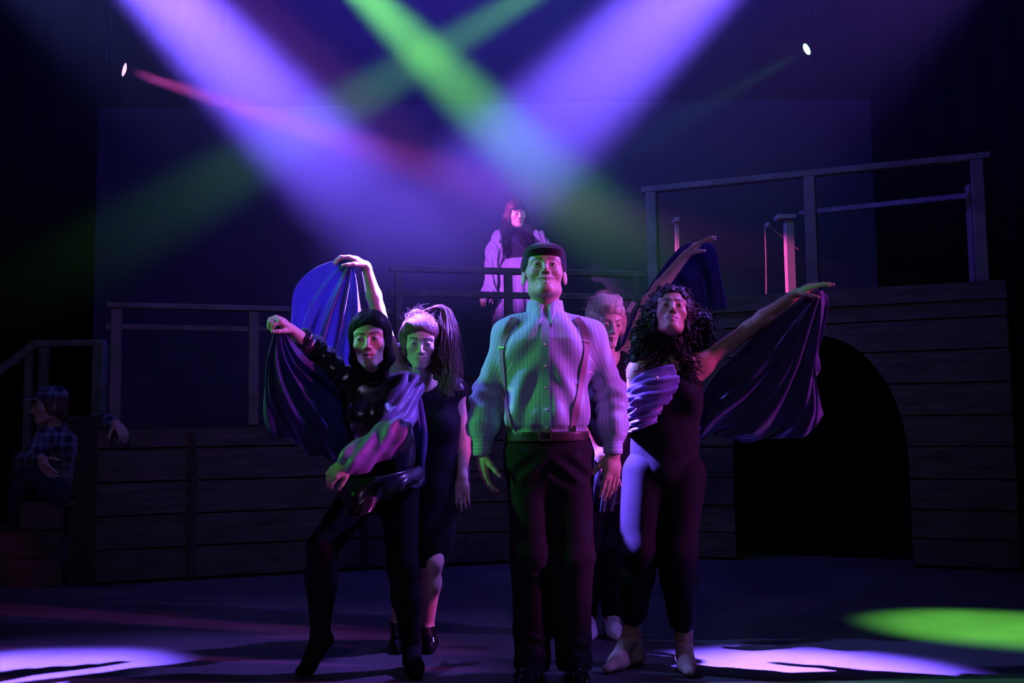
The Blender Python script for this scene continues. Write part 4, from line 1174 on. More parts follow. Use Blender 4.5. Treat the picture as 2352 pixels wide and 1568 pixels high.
# ................................................ dancer with the ponytail, one arm straight up
def dancer_ponytail():
    d = 4.85
    J = dict(fwd=(0.05, -1, 0), head=at(966, 786, 4.70), neck=at(972, 880, 4.82), chest=at(986, 965, 4.86), waist=at(992, 1060, 4.88), pelvis=at(988, 1130, 4.9),
             sha=at(915, 858, 4.80), ela=at(866, 708, 4.70), wra=at(840, 610, 4.62), shb=at(1046, 895, 4.86), elb=at(1064, 1012, 4.90), wrb=at(1062, 1095, 4.82),
             hpa=at(952, 1145, 4.9), kna=at(926, 1300, 4.83), ana=at(914, 1432, 4.95), hpb=at(1012, 1145, 4.9), knb=at(992, 1290, 4.80), anb=at(980, 1442, 4.9))
    root = empty('person', (J['pelvis'].x, d, 0), 'dancer with a high ponytail and dark dress holding one bright arm straight up', 'person')
    hp, local, P, Q = head_prims(J['head'], (0.10, -1, -0.20), (0.05, -0.2, 1), 1.0, True)
    ha, _ = hand_prims(J['wra'], at(806, 592, 4.60) - J['wra'] , (-0.1, 0.2, -1), (0.1, -1, -0.1), 0.95, (0.55, 0.6, 0.65, 0.7), 0.04, 0.8, 0.4)
    hb, _ = hand_prims(J['wrb'], (0.0, -0.1, -1), (0.1, 1, 0), (-1, -0.2, 0), 0.95, (0.3, 0.3, 0.35, 0.4), 0.03, 0.3, 0.5)
    ta = at(916, 1490, 4.74); ta.z = 0.02; tb = at(990, 1478, 4.74); tb.z = 0.02
    prims = limb_prims(J, 0.95, True) + hp + ha + hb + foot_prims(J['ana'], ta, 0.92) + foot_prims(J['anb'], tb, 0.92)
    fine = [(*bbox_pts([J['head'] - Vector((0.12, 0.15, 0.17)), J['head'] + Vector((0.12, 0.13, 0.15))], 0), 0.0028),
            (*bbox_pts([J['wra'] - Vector((0.2, 0.12, 0.12)), J['wra'] + Vector((0.06, 0.1, 0.1))], 0), 0.004), (*bbox_pts([J['wrb'] - Vector((0.09, 0.09, 0.2)), J['wrb'] + Vector((0.09, 0.08, 0.03))], 0), 0.004)]
    soft_obj('body', prims, 0.009, M['skin_fair'], root, fine, color=face_color(local, SKIN_L, (0.48, 0.22, 0.2), (0.10, 0.05, 0.04), 0.0042))
    eyeballs(P, Q, root, 1.0, (-0.05, 1, 0.22))
    hh = head_hair(P, Q, 1.0, part=False, vol=1.03) + [RC(P(0.078, -0.02, 0.02), at(1022, 845, 4.74), 0.026, 0.032, 0.03), RC(at(1022, 845, 4.74), at(1028, 900, 4.74), 0.032, 0.018, 0.02)]
    ho, hv, hf = soft_obj('hair', hh, 0.006, M['hair_brown'], root, disp=strand_disp(P, Q, 0.0009, 60))
    # ponytail and loose strands
    r = np.random.default_rng(5); lines, rad = [], []
    tie = P(0.045, -0.03, 0.125)
    guide = [tie, at(1012, 706, 4.72), at(1030, 740, 4.72), at(1033, 800, 4.68), at(1040, 860, 4.66), at(1036, 905, 4.66)]
    gc = catmull(guide, 26)
    for i in range(420):
        o = r.normal(0, 1, 3) * np.array([0.020, 0.022, 0.016])
        t = np.linspace(0, 1, 26)[:, None]
        w = np.sin(np.clip(t * 1.5, 0, 1) * 1.57) * (0.45 + 0.9 * t)
        l = gc + o * w + 0.006 * np.sin(t * r.uniform(5, 12) + r.uniform(0, 6)) * r.normal(0, 1, 3) * t
        lines.append(l[:int(26 * r.uniform(0.65, 1.0))]); rad.append(r.uniform(0.0007, 0.0012))
    for i in range(230):   # combed strands on the scalp and flyaways
        a = r.uniform(-1.5, 1.5); b = r.uniform(0.05, 1.15)
        dirv = np.array([math.sin(a) * math.sin(b), math.cos(a) * math.sin(b) * 0.9, math.cos(b)])
        p0 = P(*(np.array([0, -0.028, 0.04]) + dirv * np.array([0.092, 0.108, 0.100])))
        mid = (p0 + tie) / 2; mid = mid + unit(mid - P(0, -0.02, 0.02)) * 0.022
        pts = catmull([p0, mid, tie], 9)
        if i > 175: pts = catmull([p0, p0 + unit(p0 - P(0, -0.02, 0.0)) * r.uniform(0.008, 0.03) + r.normal(0, 0.006, 3), p0 + unit(p0 - P(0, 0, 0)) * 0.03 + r.normal(0, 0.014, 3)], 8)
        lines.append(pts); rad.append(0.0010 if i <= 175 else 0.0005)
    for i in range(120):    # side hair over the shoulder
        st = P(r.uniform(0.07, 0.095), r.uniform(-0.05, 0.03), r.uniform(-0.03, 0.06))
        e = V3(at(r.uniform(1014, 1046), r.uniform(850, 915), r.uniform(4.68, 4.76)))
        m1 = V3(st) * 0.45 + e * 0.55 + r.normal(0, 0.008, 3) + [0.012, 0, 0]
        lines.append(catmull([st, m1, e], 16)); rad.append(0.0011)
    for i in range(60):    # left side locks
        st = P(-r.uniform(0.06, 0.088), r.uniform(-0.02, 0.04), r.uniform(0.0, 0.07))
        e = at(r.uniform(912, 934), r.uniform(800, 850), r.uniform(4.72, 4.80))
        lines.append(catmull([st, (V3(st) + V3(e)) / 2 + r.normal(0, 0.012, 3) + [-0.012, 0, 0], e], 12)); rad.append(0.0010)
    ln, rd = comb(P, 420, 35, lambda x, r: (0.045 + r.normal(0, 0.01), -0.03, 0.15), (hv, hf), 0.0013, lambda x, r: P(x * 0.095, r.uniform(-0.04, 0.10), 0.055 + 0.05 * r.random() - 0.05 * abs(x)))
    lines += ln; rad += rd
    v, f = sweep(lines, rad, 4); mesh_obj('ponytail', v, f, M['hair_brown'], ho, smooth=True)
    lathe('hair_tie', [(0.014, -0.008), (0.018, -0.006), (0.018, 0.006), (0.014, 0.008)], tie, unit(V3(gc[3]) - tie), M['black_cloth'], ho, 14)
    # dark dress to the knee
    fw = V3((0, -1, 0)); n, c, w, pe = V3(J['neck']), V3(J['chest']), V3(J['waist']), V3(J['pelvis'])
    hem = V3(at(972, 1296, 4.86))
    dp = [RC(pe, w, 0.148, 0.132, 0.03, fw, 0.80), RC(w, c, 0.132, 0.140, 0.04, fw, 0.76), RC(c, n + [0, 0, -0.06], 0.140, 0.07, 0.05, fw, 0.68), RC(pe, pe + (hem - pe) * 0.55, 0.150, 0.136, 0.04, fw, 0.95), RC(pe + (hem - pe) * 0.55, hem + [0, 0, -0.05], 0.136, 0.108, 0.04)]
    for q in 'ab':
        sh = V3(J['sh' + q]); dp += [RC(n + [0, 0, -0.06], sh, 0.045, 0.050, 0.04), RC(c + (sh - c) * 0.5, sh, 0.065, 0.052, 0.04)]
    dp += [EL(c + fw * 0.078 + [q * 0.064, 0, -0.03], (0.068, 0.068, 0.068), 0.04) for q in (-1, 1)]
    dp += [CUT(hem, (0, 0, -1))]
    soft_obj('dress', dp, 0.008, M['black_cloth'], root, disp=lambda V: 0.006 * wob(V, 3.5, 51, 2, (1, 1, 0.4)))
    # sequined shoulder trims
    for cx, cy in ((1052, 888), (948, 862), (912, 796)):
        soft_obj('sequin_trim', [EL(at(cx, cy, 4.77), (0.030, 0.020, 0.020), 0.01)], 0.0045, M['silver_trim'], root, disp=lambda V: 0.005 * wob(V, 30, 6, 2))
    # cape from the raised hand
    hand = at(806, 598, 4.58)
    rows = ray_rows(hand, [[at(765, 600, 4.62), at(720, 620, 4.66), at(684, 660, 4.70), at(673, 720, 4.74), at(664, 800, 4.78), at(655, 880, 4.80)],
                           [at(775, 620, 4.62), at(735, 670, 4.66), at(705, 730, 4.70), at(690, 790, 4.74), at(682, 850, 4.78), at(678, 910, 4.82)],
                           [at(785, 630, 4.62), at(755, 690, 4.66), at(732, 755, 4.70), at(718, 815, 4.76), at(710, 870, 4.80), at(706, 920, 4.84)],
                           [at(795, 640, 4.62), at(778, 700, 4.66), at(762, 765, 4.72), at(752, 820, 4.78), at(745, 880, 4.82), at(742, 930, 4.86)],
                           [at(806, 640, 4.63), at(800, 700, 4.68), at(792, 765, 4.74), at(784, 820, 4.80), at(780, 880, 4.84), at(776, 935, 4.88)],
                           [at(818, 640, 4.66), at(826, 690, 4.72), at(832, 740, 4.78), at(832, 800, 4.84), at(828, 880, 4.88), at(824, 935, 4.92)]])
    cloth('cape', rows, 80, 110, M['indigo_satin'], root, lambda u, v: np.clip(u * 2, 0, 1) * (0.016 * np.sin(v * 27 + 1.5 * np.sin(u * 4)) + 0.006 * np.sin(v * 61 + 5 * u)), 0.003)
    rows = [[at(1030, 872, 4.92), at(1052, 880, 4.90), at(1062, 892, 4.92)], [at(1040, 960, 4.98), at(1064, 960, 4.95), at(1074, 965, 4.98)], [at(1035, 1040, 5.0), at(1068, 1050, 4.97), at(1080, 1052, 5.0)], [at(1030, 1105, 5.0), at(1062, 1130, 4.98), at(1076, 1120, 5.0)]]
    cloth('cape_panel', rows, 24, 50, M['navy_cape'], root, lambda u, v: 0.010 * np.sin(u * 14 + v * 2), 0.003)
    for q, t in (('a', ta), ('b', tb)):
        f = foot_prims(J['an' + q], t, 1.08); f += [CUT((0, 0, 0.001), (0, 0, -1)), CUT((0, 0, V3(J['an' + q])[2] + 0.015), (0, 0, 1))]
        soft_obj('shoe', f, 0.006, M['shoe_black'], root)
dancer_ponytail()

# ................................................ curly-haired dancer at the right
def dancer_curly():
    d = 4.43
    SK = (0.40, 0.24, 0.16)
    J = dict(fwd=(0, -1, 0.05), head=at(1541, 724, 4.36), neck=at(1545, 812, 4.43), chest=at(1535, 900, 4.45), waist=at(1528, 1000, 4.45), pelvis=at(1525, 1075, 4.45),
             sha=at(1468, 852, 4.43), ela=at(1440, 960, 4.56), wra=at(1412, 1040, 4.66), shb=at(1610, 838, 4.44), elb=at(1722, 754, 4.42), wrb=at(1830, 674, 4.34),
             hpa=at(1482, 1090, 4.45), kna=at(1464, 1265, 4.36), ana=at(1451, 1447, 4.46), hpb=at(1568, 1090, 4.45), knb=at(1556, 1272, 4.36), anb=at(1570, 1458, 4.42))
    root = empty('person', (J['pelvis'].x, d, 0), 'curly-haired dancer with chin raised and one bare arm lifting a dark cape', 'person')
    hp, local, P, Q = head_prims(J['head'], (-0.06, -1, 0.42), (0.12, 0.42, 1), 0.98, True)
    hb, _ = hand_prims(J['wrb'], at(1880, 652, 4.28) - J['wrb'], (0.15, 0.3, -1), (-0.1, -1, -0.15), 0.95, (0.18, 0.22, 0.28, 0.35), 0.05, 0.7, 0.5)
    ha, _ = hand_prims(J['wra'], (-0.2, 0, -1), (0.3, 1, 0), (-1, 0.2, 0), 0.95, (0.3, 0.3, 0.3, 0.3), 0.03)
    ta = at(1396, 1512, 4.32); ta.z = 0.022; tb = at(1582, 1530, 4.24); tb.z = 0.022
    prims = limb_prims(J, 0.97, True) + hp + hb + ha + foot_prims(J['ana'], ta, 0.95) + foot_prims(J['anb'], tb, 0.95)
    fine = [(*bbox_pts([J['head'] - Vector((0.12, 0.16, 0.18)), J['head'] + Vector((0.12, 0.15, 0.15))], 0), 0.0027),
            (*bbox_pts([J['wrb'] - Vector((0.05, 0.12, 0.1)), J['wrb'] + Vector((0.2, 0.1, 0.12))], 0), 0.004)]
    soft_obj('body', prims, 0.008, M['skin_brown'], root, fine, color=face_color(local, SK, (0.30, 0.10, 0.10), (0.03, 0.02, 0.015), 0.0045))
    eyeballs(P, Q, root, 0.98, (0.05, 1, -0.25))
    # hair: dark cap plus corkscrew curls
    hh = head_hair(P, Q, 1.0, part=False, low=0.02, vol=1.06)
    hh += [RC(P(-0.075, -0.03, 0.03), at(1478, 770, 4.42), 0.045, 0.046, 0.03), RC(at(1478, 770, 4.42), at(1462, 822, 4.42), 0.046, 0.034, 0.03),
           RC(P(0.075, -0.04, 0.03), at(1605, 740, 4.47), 0.055, 0.056, 0.03), RC(at(1605, 740, 4.47), at(1618, 795, 4.50), 0.056, 0.042, 0.03)]
    ho, hv, hf = soft_obj('hair', hh, 0.006, M['hair_black'], root, disp=lambda V: 0.009 * wob(V, 17, 3, 2))
    surf = np.random.default_rng(4).choice(len(hv), 420, replace=False); hn = vnormals(hv, hf)
    r = np.random.default_rng(8); lines, rad = [], []
    def curl(p0, p1, turns, rr, n=40):
        t = np.linspace(0, 1, n)[:, None]
        sag = (V3(p0) + V3(p1)) / 2 + r.normal(0, 0.012, 3)
        c = catmull([p0, sag, p1], n); ax = unit(V3(p1) - V3(p0)); u = unit(np.cross(ax, [0.2, 1, 0.1])); w = np.cross(ax, u)
        ph = r.uniform(0, 6.28); k = rr * (0.5 + 0.5 * t)
        return c + k * (np.cos(t * turns * 6.28 + ph) * u + np.sin(t * turns * 6.28 + ph) * w)
    for i in range(460):
        a = r.uniform(0, 6.28); b = r.uniform(0.15, 1.8)
        dv = np.array([math.sin(a) * math.sin(b), math.cos(a) * math.sin(b), math.cos(b)])
        if dv[1] > 0.55 and dv[2] < 0.75: continue
        p0 = P(*(np.array([0, -0.028, 0.035]) + dv * [0.085, 0.1, 0.095]))
        sx = np.sign(dv[0]) if abs(dv[0]) > 0.15 else r.choice([-1, 1])
        if sx < 0: e = at(r.uniform(1438, 1500), r.uniform(745, 845), r.uniform(4.32, 4.48))
        else: e = at(r.uniform(1590, 1645), r.uniform(715, 835), r.uniform(4.36, 4.56))
        e = V3(e) * r.uniform(0.75, 1.0) + V3(p0) * 0.0 if False else V3(p0) + (V3(e) - V3(p0)) * r.uniform(0.45, 1.05)
        lines.append(curl(p0, e, r.uniform(4, 7), r.uniform(0.008, 0.014))); rad.append(r.uniform(0.0016, 0.0026))
    for i in range(60):   # front locks falling on the chest
        sg = r.choice([-1, 1]); p0 = P(sg * r.uniform(0.07, 0.09), r.uniform(-0.04, 0.02), r.uniform(-0.05, 0.03))
        e = at(r.uniform(1450, 1505) if sg < 0 else r.uniform(1585, 1612), r.uniform(820, 890), r.uniform(4.32, 4.38))
        lines.append(curl(p0, e, r.uniform(3, 6), r.uniform(0.006, 0.010))); rad.append(r.uniform(0.0018, 0.0028))
    for i in surf:   # curls springing from the whole mass
        q = (hv[i] - V3(J['head'])) @ Q
        if q[1] > 0.05 and abs(q[0]) < 0.075 and q[2] < 0.09: continue
        lines.append(curl(hv[i] - hn[i] * 0.004, hv[i] + hn[i] * r.uniform(0.008, 0.022) + np.array([0, 0, -0.035]) + r.normal(0, 0.008, 3), r.uniform(1.5, 3), r.uniform(0.006, 0.010), 18)); rad.append(r.uniform(0.0016, 0.0026))
    for i in range(120):   # short curls over the crown
        a = r.uniform(0, 6.28); b = r.uniform(0.0, 1.75)
        dv = np.array([math.sin(a) * math.sin(b), math.cos(a) * math.sin(b), math.cos(b)])
        if dv[1] > 0.45 and dv[2] < 0.8: continue
        p0 = P(*(np.array([0, -0.028, 0.038]) + dv * [0.09, 0.106, 0.1])); o = unit(p0 - P(0, -0.02, 0.02))
        lines.append(curl(p0, p0 + o * r.uniform(0.015, 0.035) + r.normal(0, 0.012, 3) + [0, 0, -0.02], r.uniform(1.5, 3), 0.009, 20)); rad.append(r.uniform(0.0016, 0.0026))
    v, f = sweep(lines, rad, 4); mesh_obj('curls', v, f, M['hair_black'], ho, smooth=True)
    # black tank top, capri trousers
    fw = V3((0, -1, 0)); n, c, w, pe = V3(J['neck']), V3(J['chest']), V3(J['waist']), V3(J['pelvis'])
    tp = [RC(pe, w, 0.150, 0.142, 0.03, fw, 0.80), RC(w, c, 0.142, 0.150, 0.04, fw, 0.78), RC(c, n + [0, 0.0, -0.09], 0.148, 0.085, 0.05, fw, 0.70)]
    for sx, q in ((-1, 'a'), (1, 'b')):
        sh = V3(J['sh' + q]); tp += [RC(n + [sx * 0.045, 0.015, -0.06], sh + [-sx * 0.055, 0, -0.01], 0.035, 0.036, 0.03), EL(c + fw * 0.078 + [sx * 0.066, 0, -0.03], (0.067, 0.066, 0.066), 0.04)]
    tp += [RC(n + [0, -0.10, -0.045], n + [0, -0.06, 0.1], 0.055, 0.09, 0.02, neg=True)]
    soft_obj('tank_top', tp, 0.0075, M['black_cloth'], root, disp=lambda V: 0.005 * wob(V, 4, 61, 2, (1, 1, 1.6)))
    leg_clothes(root, J, 0.98, M['legging'], 0.76, 0.80, 'capri_trousers', rk=(0.105, 0.080, 0.074, 0.060), top=V3(J['waist'])[2])
    # satin cowl gathered over one shoulder
    rows = [[at(1545, 838, 4.30), at(1510, 846, 4.28), at(1475, 858, 4.30), at(1448, 880, 4.40), at(1440, 900, 4.50)],
            [at(1560, 872, 4.28), at(1515, 888, 4.25), at(1470, 896, 4.28), at(1440, 915, 4.38), at(1436, 930, 4.50)],
            [at(1548, 905, 4.27), at(1505, 925, 4.26), at(1465, 935, 4.29), at(1438, 948, 4.38), at(1436, 960, 4.50)],
            [at(1520, 940, 4.31), at(1490, 958, 4.29), at(1462, 968, 4.31), at(1440, 972, 4.40), at(1436, 978, 4.50)],
            [at(1505, 968, 4.33), at(1485, 982, 4.31), at(1462, 990, 4.33), at(1442, 992, 4.42), at(1438, 995, 4.50)]]
    cloth('satin_cowl', rows, 60, 90, M['indigo_satin'], root, lambda u, v: 0.007 * np.sin(v * 34 + 2.5 * np.sin(u * 5)) + 0.004 * np.sin(v * 71 + u * 9), 0.003)
    # necklace pendant
    p = at(1508, 868, 4.235)
    lathe('pendant', [(0.002, -0.009), (0.008, -0.006), (0.010, 0.0), (0.008, 0.006), (0.002, 0.009)], p, (0.3, -1, 0.2), M['silver_trim'], root, 12)
    # cape under the lifted arm
    hand = at(1886, 662, 4.28)
    rows = ray_rows(hand, [[at(1820, 705, 4.34), at(1750, 760, 4.42), at(1690, 815, 4.46), at(1630, 880, 4.52), at(1600, 960, 4.56)],
                           [at(1825, 735, 4.34), at(1765, 810, 4.40), at(1705, 870, 4.46), at(1640, 920, 4.52), at(1602, 985, 4.56)],
                           [at(1835, 745, 4.32), at(1785, 830, 4.38), at(1725, 905, 4.44), at(1655, 960, 4.50), at(1608, 1005, 4.54)],
                           [at(1850, 755, 4.32), at(1815, 850, 4.40), at(1770, 930, 4.46), at(1710, 985, 4.50), at(1640, 1002, 4.54)],
                           [at(1868, 750, 4.32), at(1848, 850, 4.40), at(1825, 935, 4.46), at(1790, 990, 4.50), at(1735, 1008, 4.54)],
                           [at(1885, 735, 4.32), at(1872, 810, 4.38), at(1866, 880, 4.42), at(1862, 945, 4.46), at(1835, 1004, 4.50)],
                           [at(1902, 690, 4.32), at(1888, 760, 4.36), at(1874, 850, 4.40), at(1884, 915, 4.44), at(1894, 955, 4.46)]])
    cloth('cape', rows, 80, 130, M['plum_cape'], root, lambda u, v: np.clip(u * 2, 0, 1) * (0.020 * np.sin(v * 23 + 1.8 * np.sin(u * 3.5) + 0.8) + 0.007 * np.sin(v * 57 + 4 * u)), 0.003)
    for q, t in (('a', ta), ('b', tb)):
        f = foot_prims(J['an' + q], t, 1.06); f += [CUT((0, 0, 0.001), (0, 0, -1)), CUT((0, 0, V3(J['an' + q])[2] - 0.02), (0, 0, 1))]
        soft_obj('slipper', f, 0.006, M['slipper'], root)
dancer_curly()

# ................................................ fair dancer half hidden behind the man
def dancer_fair():
    d = 5.1
    J = dict(fwd=(0.1, -1, 0), head=at(1392, 742, 5.02), neck=at(1388, 822, 5.1), chest=at(1392, 905, 5.12), waist=at(1394, 992, 5.12), pelvis=at(1394, 1060, 5.12),
             sha=at(1332, 845, 5.1), ela=at(1312, 945, 5.1), wra=at(1362, 1030, 5.0), shb=at(1442, 822, 5.12), elb=at(1490, 692, 5.08), wrb=at(1576, 584, 5.0),
             hpa=at(1364, 1078, 5.12), kna=at(1354, 1255, 5.05), ana=at(1351, 1420, 5.15), hpb=at(1416, 1078, 5.12), knb=at(1408, 1255, 5.05), anb=at(1403, 1418, 5.14))
    root = empty('person', (J['pelvis'].x, d, 0), 'fair-haired dancer half hidden behind the man, arm stretched up', 'person')
    hp, local, P, Q = head_prims(J['head'], (0.30, -1, -0.25), (0.05, -0.22, 1), 0.98, True)
    hb, _ = hand_prims(J['wrb'], at(1620, 548, 4.95) - J['wrb'], (0.35, 0.2, -1), (-0.2, -1, -0.2), 0.98, (0.12, 0.2, 0.3, 0.35), 0.10, 0.4, 0.6)
    ha, _ = hand_prims(J['wra'], at(1392, 1062, 4.95) - J['wra'], (0.2, 1, -0.3), (0.5, -0.3, 1), 0.92, (0.3, 0.3, 0.35, 0.4), 0.03)
    ta = at(1353, 1452, 4.95); ta.z = 0.02; tb = at(1418, 1452, 4.95); tb.z = 0.02
    prims = limb_prims(J, 0.95, True) + hp + hb + ha + foot_prims(J['ana'], ta, 0.92) + foot_prims(J['anb'], tb, 0.92)
    fine = [(*bbox_pts([J['head'] - Vector((0.12, 0.15, 0.17)), J['head'] + Vector((0.12, 0.13, 0.15))], 0), 0.004),
            (*bbox_pts([J['wrb'] - Vector((0.05, 0.12, 0.1)), J['wrb'] + Vector((0.2, 0.1, 0.14))], 0), 0.004)]
    soft_obj('body', prims, 0.009, M['skin_fair'], root, fine, color=face_color(local, SKIN_L, (0.48, 0.22, 0.2), (0.25, 0.16, 0.1), 0.004))
    eyeballs(P, Q, root, 0.98, (0, 1, -0.2))
    hh = head_hair(P, Q, 1.0, part=False, vol=1.06) + [EL(P(-0.06, -0.07, 0.10), (0.050, 0.048, 0.044), 0.015), EL(P(-0.085, 0.0, 0.0), (0.022, 0.045, 0.06), 0.02)]
    ho, hv, hf = soft_obj('hair', hh, 0.0065, M['hair_blonde'], root, disp=lambda V: strand_disp(P, Q, 0.0015, 55)(V) + 0.004 * wob(V, 11, 91, 2))
    r = np.random.default_rng(15); lines = []
    for i in range(260):
        a = r.uniform(0, 6.28); b = r.uniform(0.0, 1.5)
        dv = np.array([math.sin(a) * math.sin(b), math.cos(a) * math.sin(b) * 0.7 - 0.2, math.cos(b)])
        p0 = P(*(np.array([0, -0.028, 0.04]) + dv * [0.092, 0.106, 0.100]))
        o = unit(p0 - P(0, -0.02, 0.0))
        lines.append(catmull([p0, p0 + o * r.uniform(0.004, 0.012) + r.normal(0, 0.01, 3), p0 + o * r.uniform(0.003, 0.016) + r.normal(0, 0.014, 3)], 8))
    ln, rd = comb(P, 420, 33, lambda x, r: (-0.055 + r.normal(0, 0.012), -0.10, 0.085 + r.normal(0, 0.012)), (hv, hf), 0.0014, lambda x, r: P(x * 0.09, r.uniform(-0.02, 0.09), 0.06 + 0.06 * r.random() * (1 - abs(x))))
    v, f = sweep(lines + ln, [0.0005] * len(lines) + rd, 4); mesh_obj('loose_strands', v, f, M['hair_blonde'], ho, smooth=True)
    fw = V3((0, -1, 0)); n, c, w, pe = V3(J['neck']), V3(J['chest']), V3(J['waist']), V3(J['pelvis'])
    tp = [RC(pe + [0, 0, -0.06], w, 0.150, 0.132, 0.03, fw, 0.80), RC(w, c, 0.132, 0.140, 0.04, fw, 0.76), RC(c, n + [0, 0, -0.06], 0.140, 0.07, 0.05, fw, 0.68)]
    for q in 'ab':
        sh, el = V3(J['sh' + q]), V3(J['el' + q]); tp += [RC(n + [0, 0, -0.06], sh, 0.045, 0.050, 0.04), RC(c + (sh - c) * 0.5, sh, 0.065, 0.052, 0.04)]
    tp += [EL(c + fw * 0.078 + [q * 0.064, 0, -0.03], (0.068, 0.068, 0.068), 0.04) for q in (-1, 1)]
    soft_obj('top', tp, 0.009, M['black_cloth'], root, disp=lambda V: 0.005 * wob(V, 4, 71, 2))
    leg_clothes(root, J, 0.95, M['legging'], 0.92, 0.92, 'trousers', rk=(0.100, 0.066, 0.062, 0.046), top=V3(J['waist'])[2])
    rows = [[at(1365, 1060, 4.98), at(1395, 1070, 4.95), at(1425, 1065, 5.0)], [at(1362, 1105, 4.96), at(1394, 1125, 4.90), at(1428, 1112, 4.98)], [at(1364, 1150, 4.97), at(1392, 1178, 4.92), at(1424, 1150, 4.99)]]
    cloth('peplum', rows, 34, 26, M['black_satin'], root, lambda u, v: 0.012 * np.sin(u * 20 + v * 4), 0.003)
    # cape draped along the raised arm
    rows = [[at(1605, 556, 5.02), at(1565, 566, 5.05), at(1520, 618, 5.10), at(1478, 680, 5.14), at(1440, 755, 5.18), at(1415, 830, 5.22)],
            [at(1640, 565, 5.05), at(1600, 610, 5.09), at(1550, 660, 5.13), at(1500, 715, 5.17), at(1458, 780, 5.20), at(1425, 850, 5.24)],
            [at(1656, 635, 5.08), at(1615, 665, 5.11), at(1565, 695, 5.15), at(1515, 740, 5.19), at(1470, 800, 5.22), at(1432, 870, 5.26)],
            [at(1672, 708, 5.10), at(1630, 714, 5.13), at(1580, 722, 5.17), at(1530, 760, 5.20), at(1482, 820, 5.24), at(1440, 890, 5.28)]]
    cloth('cape', rows, 90, 60, M['navy_cape'], root, lambda u, v: np.clip(v * 2, 0, 1) * 0.014 * np.sin(u * 32 + 1.5 * np.sin(v * 3)), 0.003)
    prism('cape_clasp', [(-0.012, -0.03), (0.012, -0.03), (0.012, 0.03), (-0.012, 0.03)], unit(np.array([0.85, 0, -0.5])), unit(np.array([0.5, 0, 0.85])), (0, -1, 0), at(1449, 705, 5.0), 0.006, M['silver_trim'], root)
    for q, t in (('a', ta), ('b', tb)):
        f = foot_prims(J['an' + q], t, 1.10); f += [CUT((0, 0, 0.001), (0, 0, -1)), CUT((0, 0, V3(J['an' + q])[2] + 0.0), (0, 0, 1))]
        so, sv, sf = soft_obj('shoe', f, 0.006, M['white_shoe'], root)
        a_ = V3(J['an' + q]); tt = V3(t); lv = []
        for k in range(3):
            c_ = a_ * (0.62 - 0.12 * k) + tt * (0.38 + 0.12 * k)
            lv.append(np.array([[c_[0] + u, c_[1] + 0.3 * u, c_[2] + 0.042 - 10 * u * u] for u in np.linspace(-0.03, 0.03, 8)]))
        v, ff = sweep(lv, [0.003] * 3, 5); mesh_obj('laces', v, ff, M['white_shoe'], so, smooth=True)
dancer_fair()
# ------------------------------------------------------------------ woman on the middle platform
M['blouse'] = new_mat('lavender_blouse', (0.36, 0.29, 0.44), 0.7, 0.25, 0.12, 30, 0.1, 120, sheen=0.3)
M['skirt'] = new_mat('lavender_skirt', (0.40, 0.28, 0.48), 0.6, 0.3, 0.1, 20, 0.08, 120, sheen=0.3)
M['bodice'] = new_mat('dark_sequin_bodice', (0.045, 0.035, 0.07), 0.3, 0.6, 0.6, 120, 0.8, 260)
def plaid_mat():
    m = new_mat('blue_plaid_flannel', (0.05, 0.07, 0.14), 0.9, 0.15, 0, 1, 0.15, 120)
    nt = m.node_tree; N = nt.nodes; L = nt.links
    tc = N.new('ShaderNodeTexCoord'); mixes = None
    col = None
    for axis, sc in (('X', 1.0), ('Z', 1.0), ('Y', 1.0)):
        w = N.new('ShaderNodeTexWave'); w.bands_direction = axis; w.inputs['Scale'].default_value = 4.5
        L.new(tc.outputs['Object'], w.inputs['Vector'])
        g = N.new('ShaderNodeMath'); g.operation = 'GREATER_THAN'; g.inputs[1].default_value = 0.72
        L.new(w.outputs['Fac'], g.inputs[0])
        if col is None: col = g.outputs[0]
        else:
            a = N.new('ShaderNodeMath'); a.operation = 'ADD'; L.new(col, a.inputs[0]); L.new(g.outputs[0], a.inputs[1]); col = a.outputs[0]
    cr = N.new('ShaderNodeValToRGB'); e = cr.color_ramp.elements
    e[0].color = (0.035, 0.045, 0.09, 1); e[1].color = (0.24, 0.27, 0.40, 1)
    dv = N.new('ShaderNodeMath'); dv.operation = 'DIVIDE'; dv.inputs[1].default_value = 2.0
    L.new(col, dv.inputs[0]); L.new(dv.outputs[0], cr.inputs['Fac']); L.new(cr.outputs['Color'], N['Principled BSDF'].inputs['Base Color'])
    return m
M['plaid'] = plaid_mat()
M['denim'] = new_mat('dark_denim', (0.035, 0.04, 0.07), 0.85, 0.2, 0.2, 40, 0.2, 200)

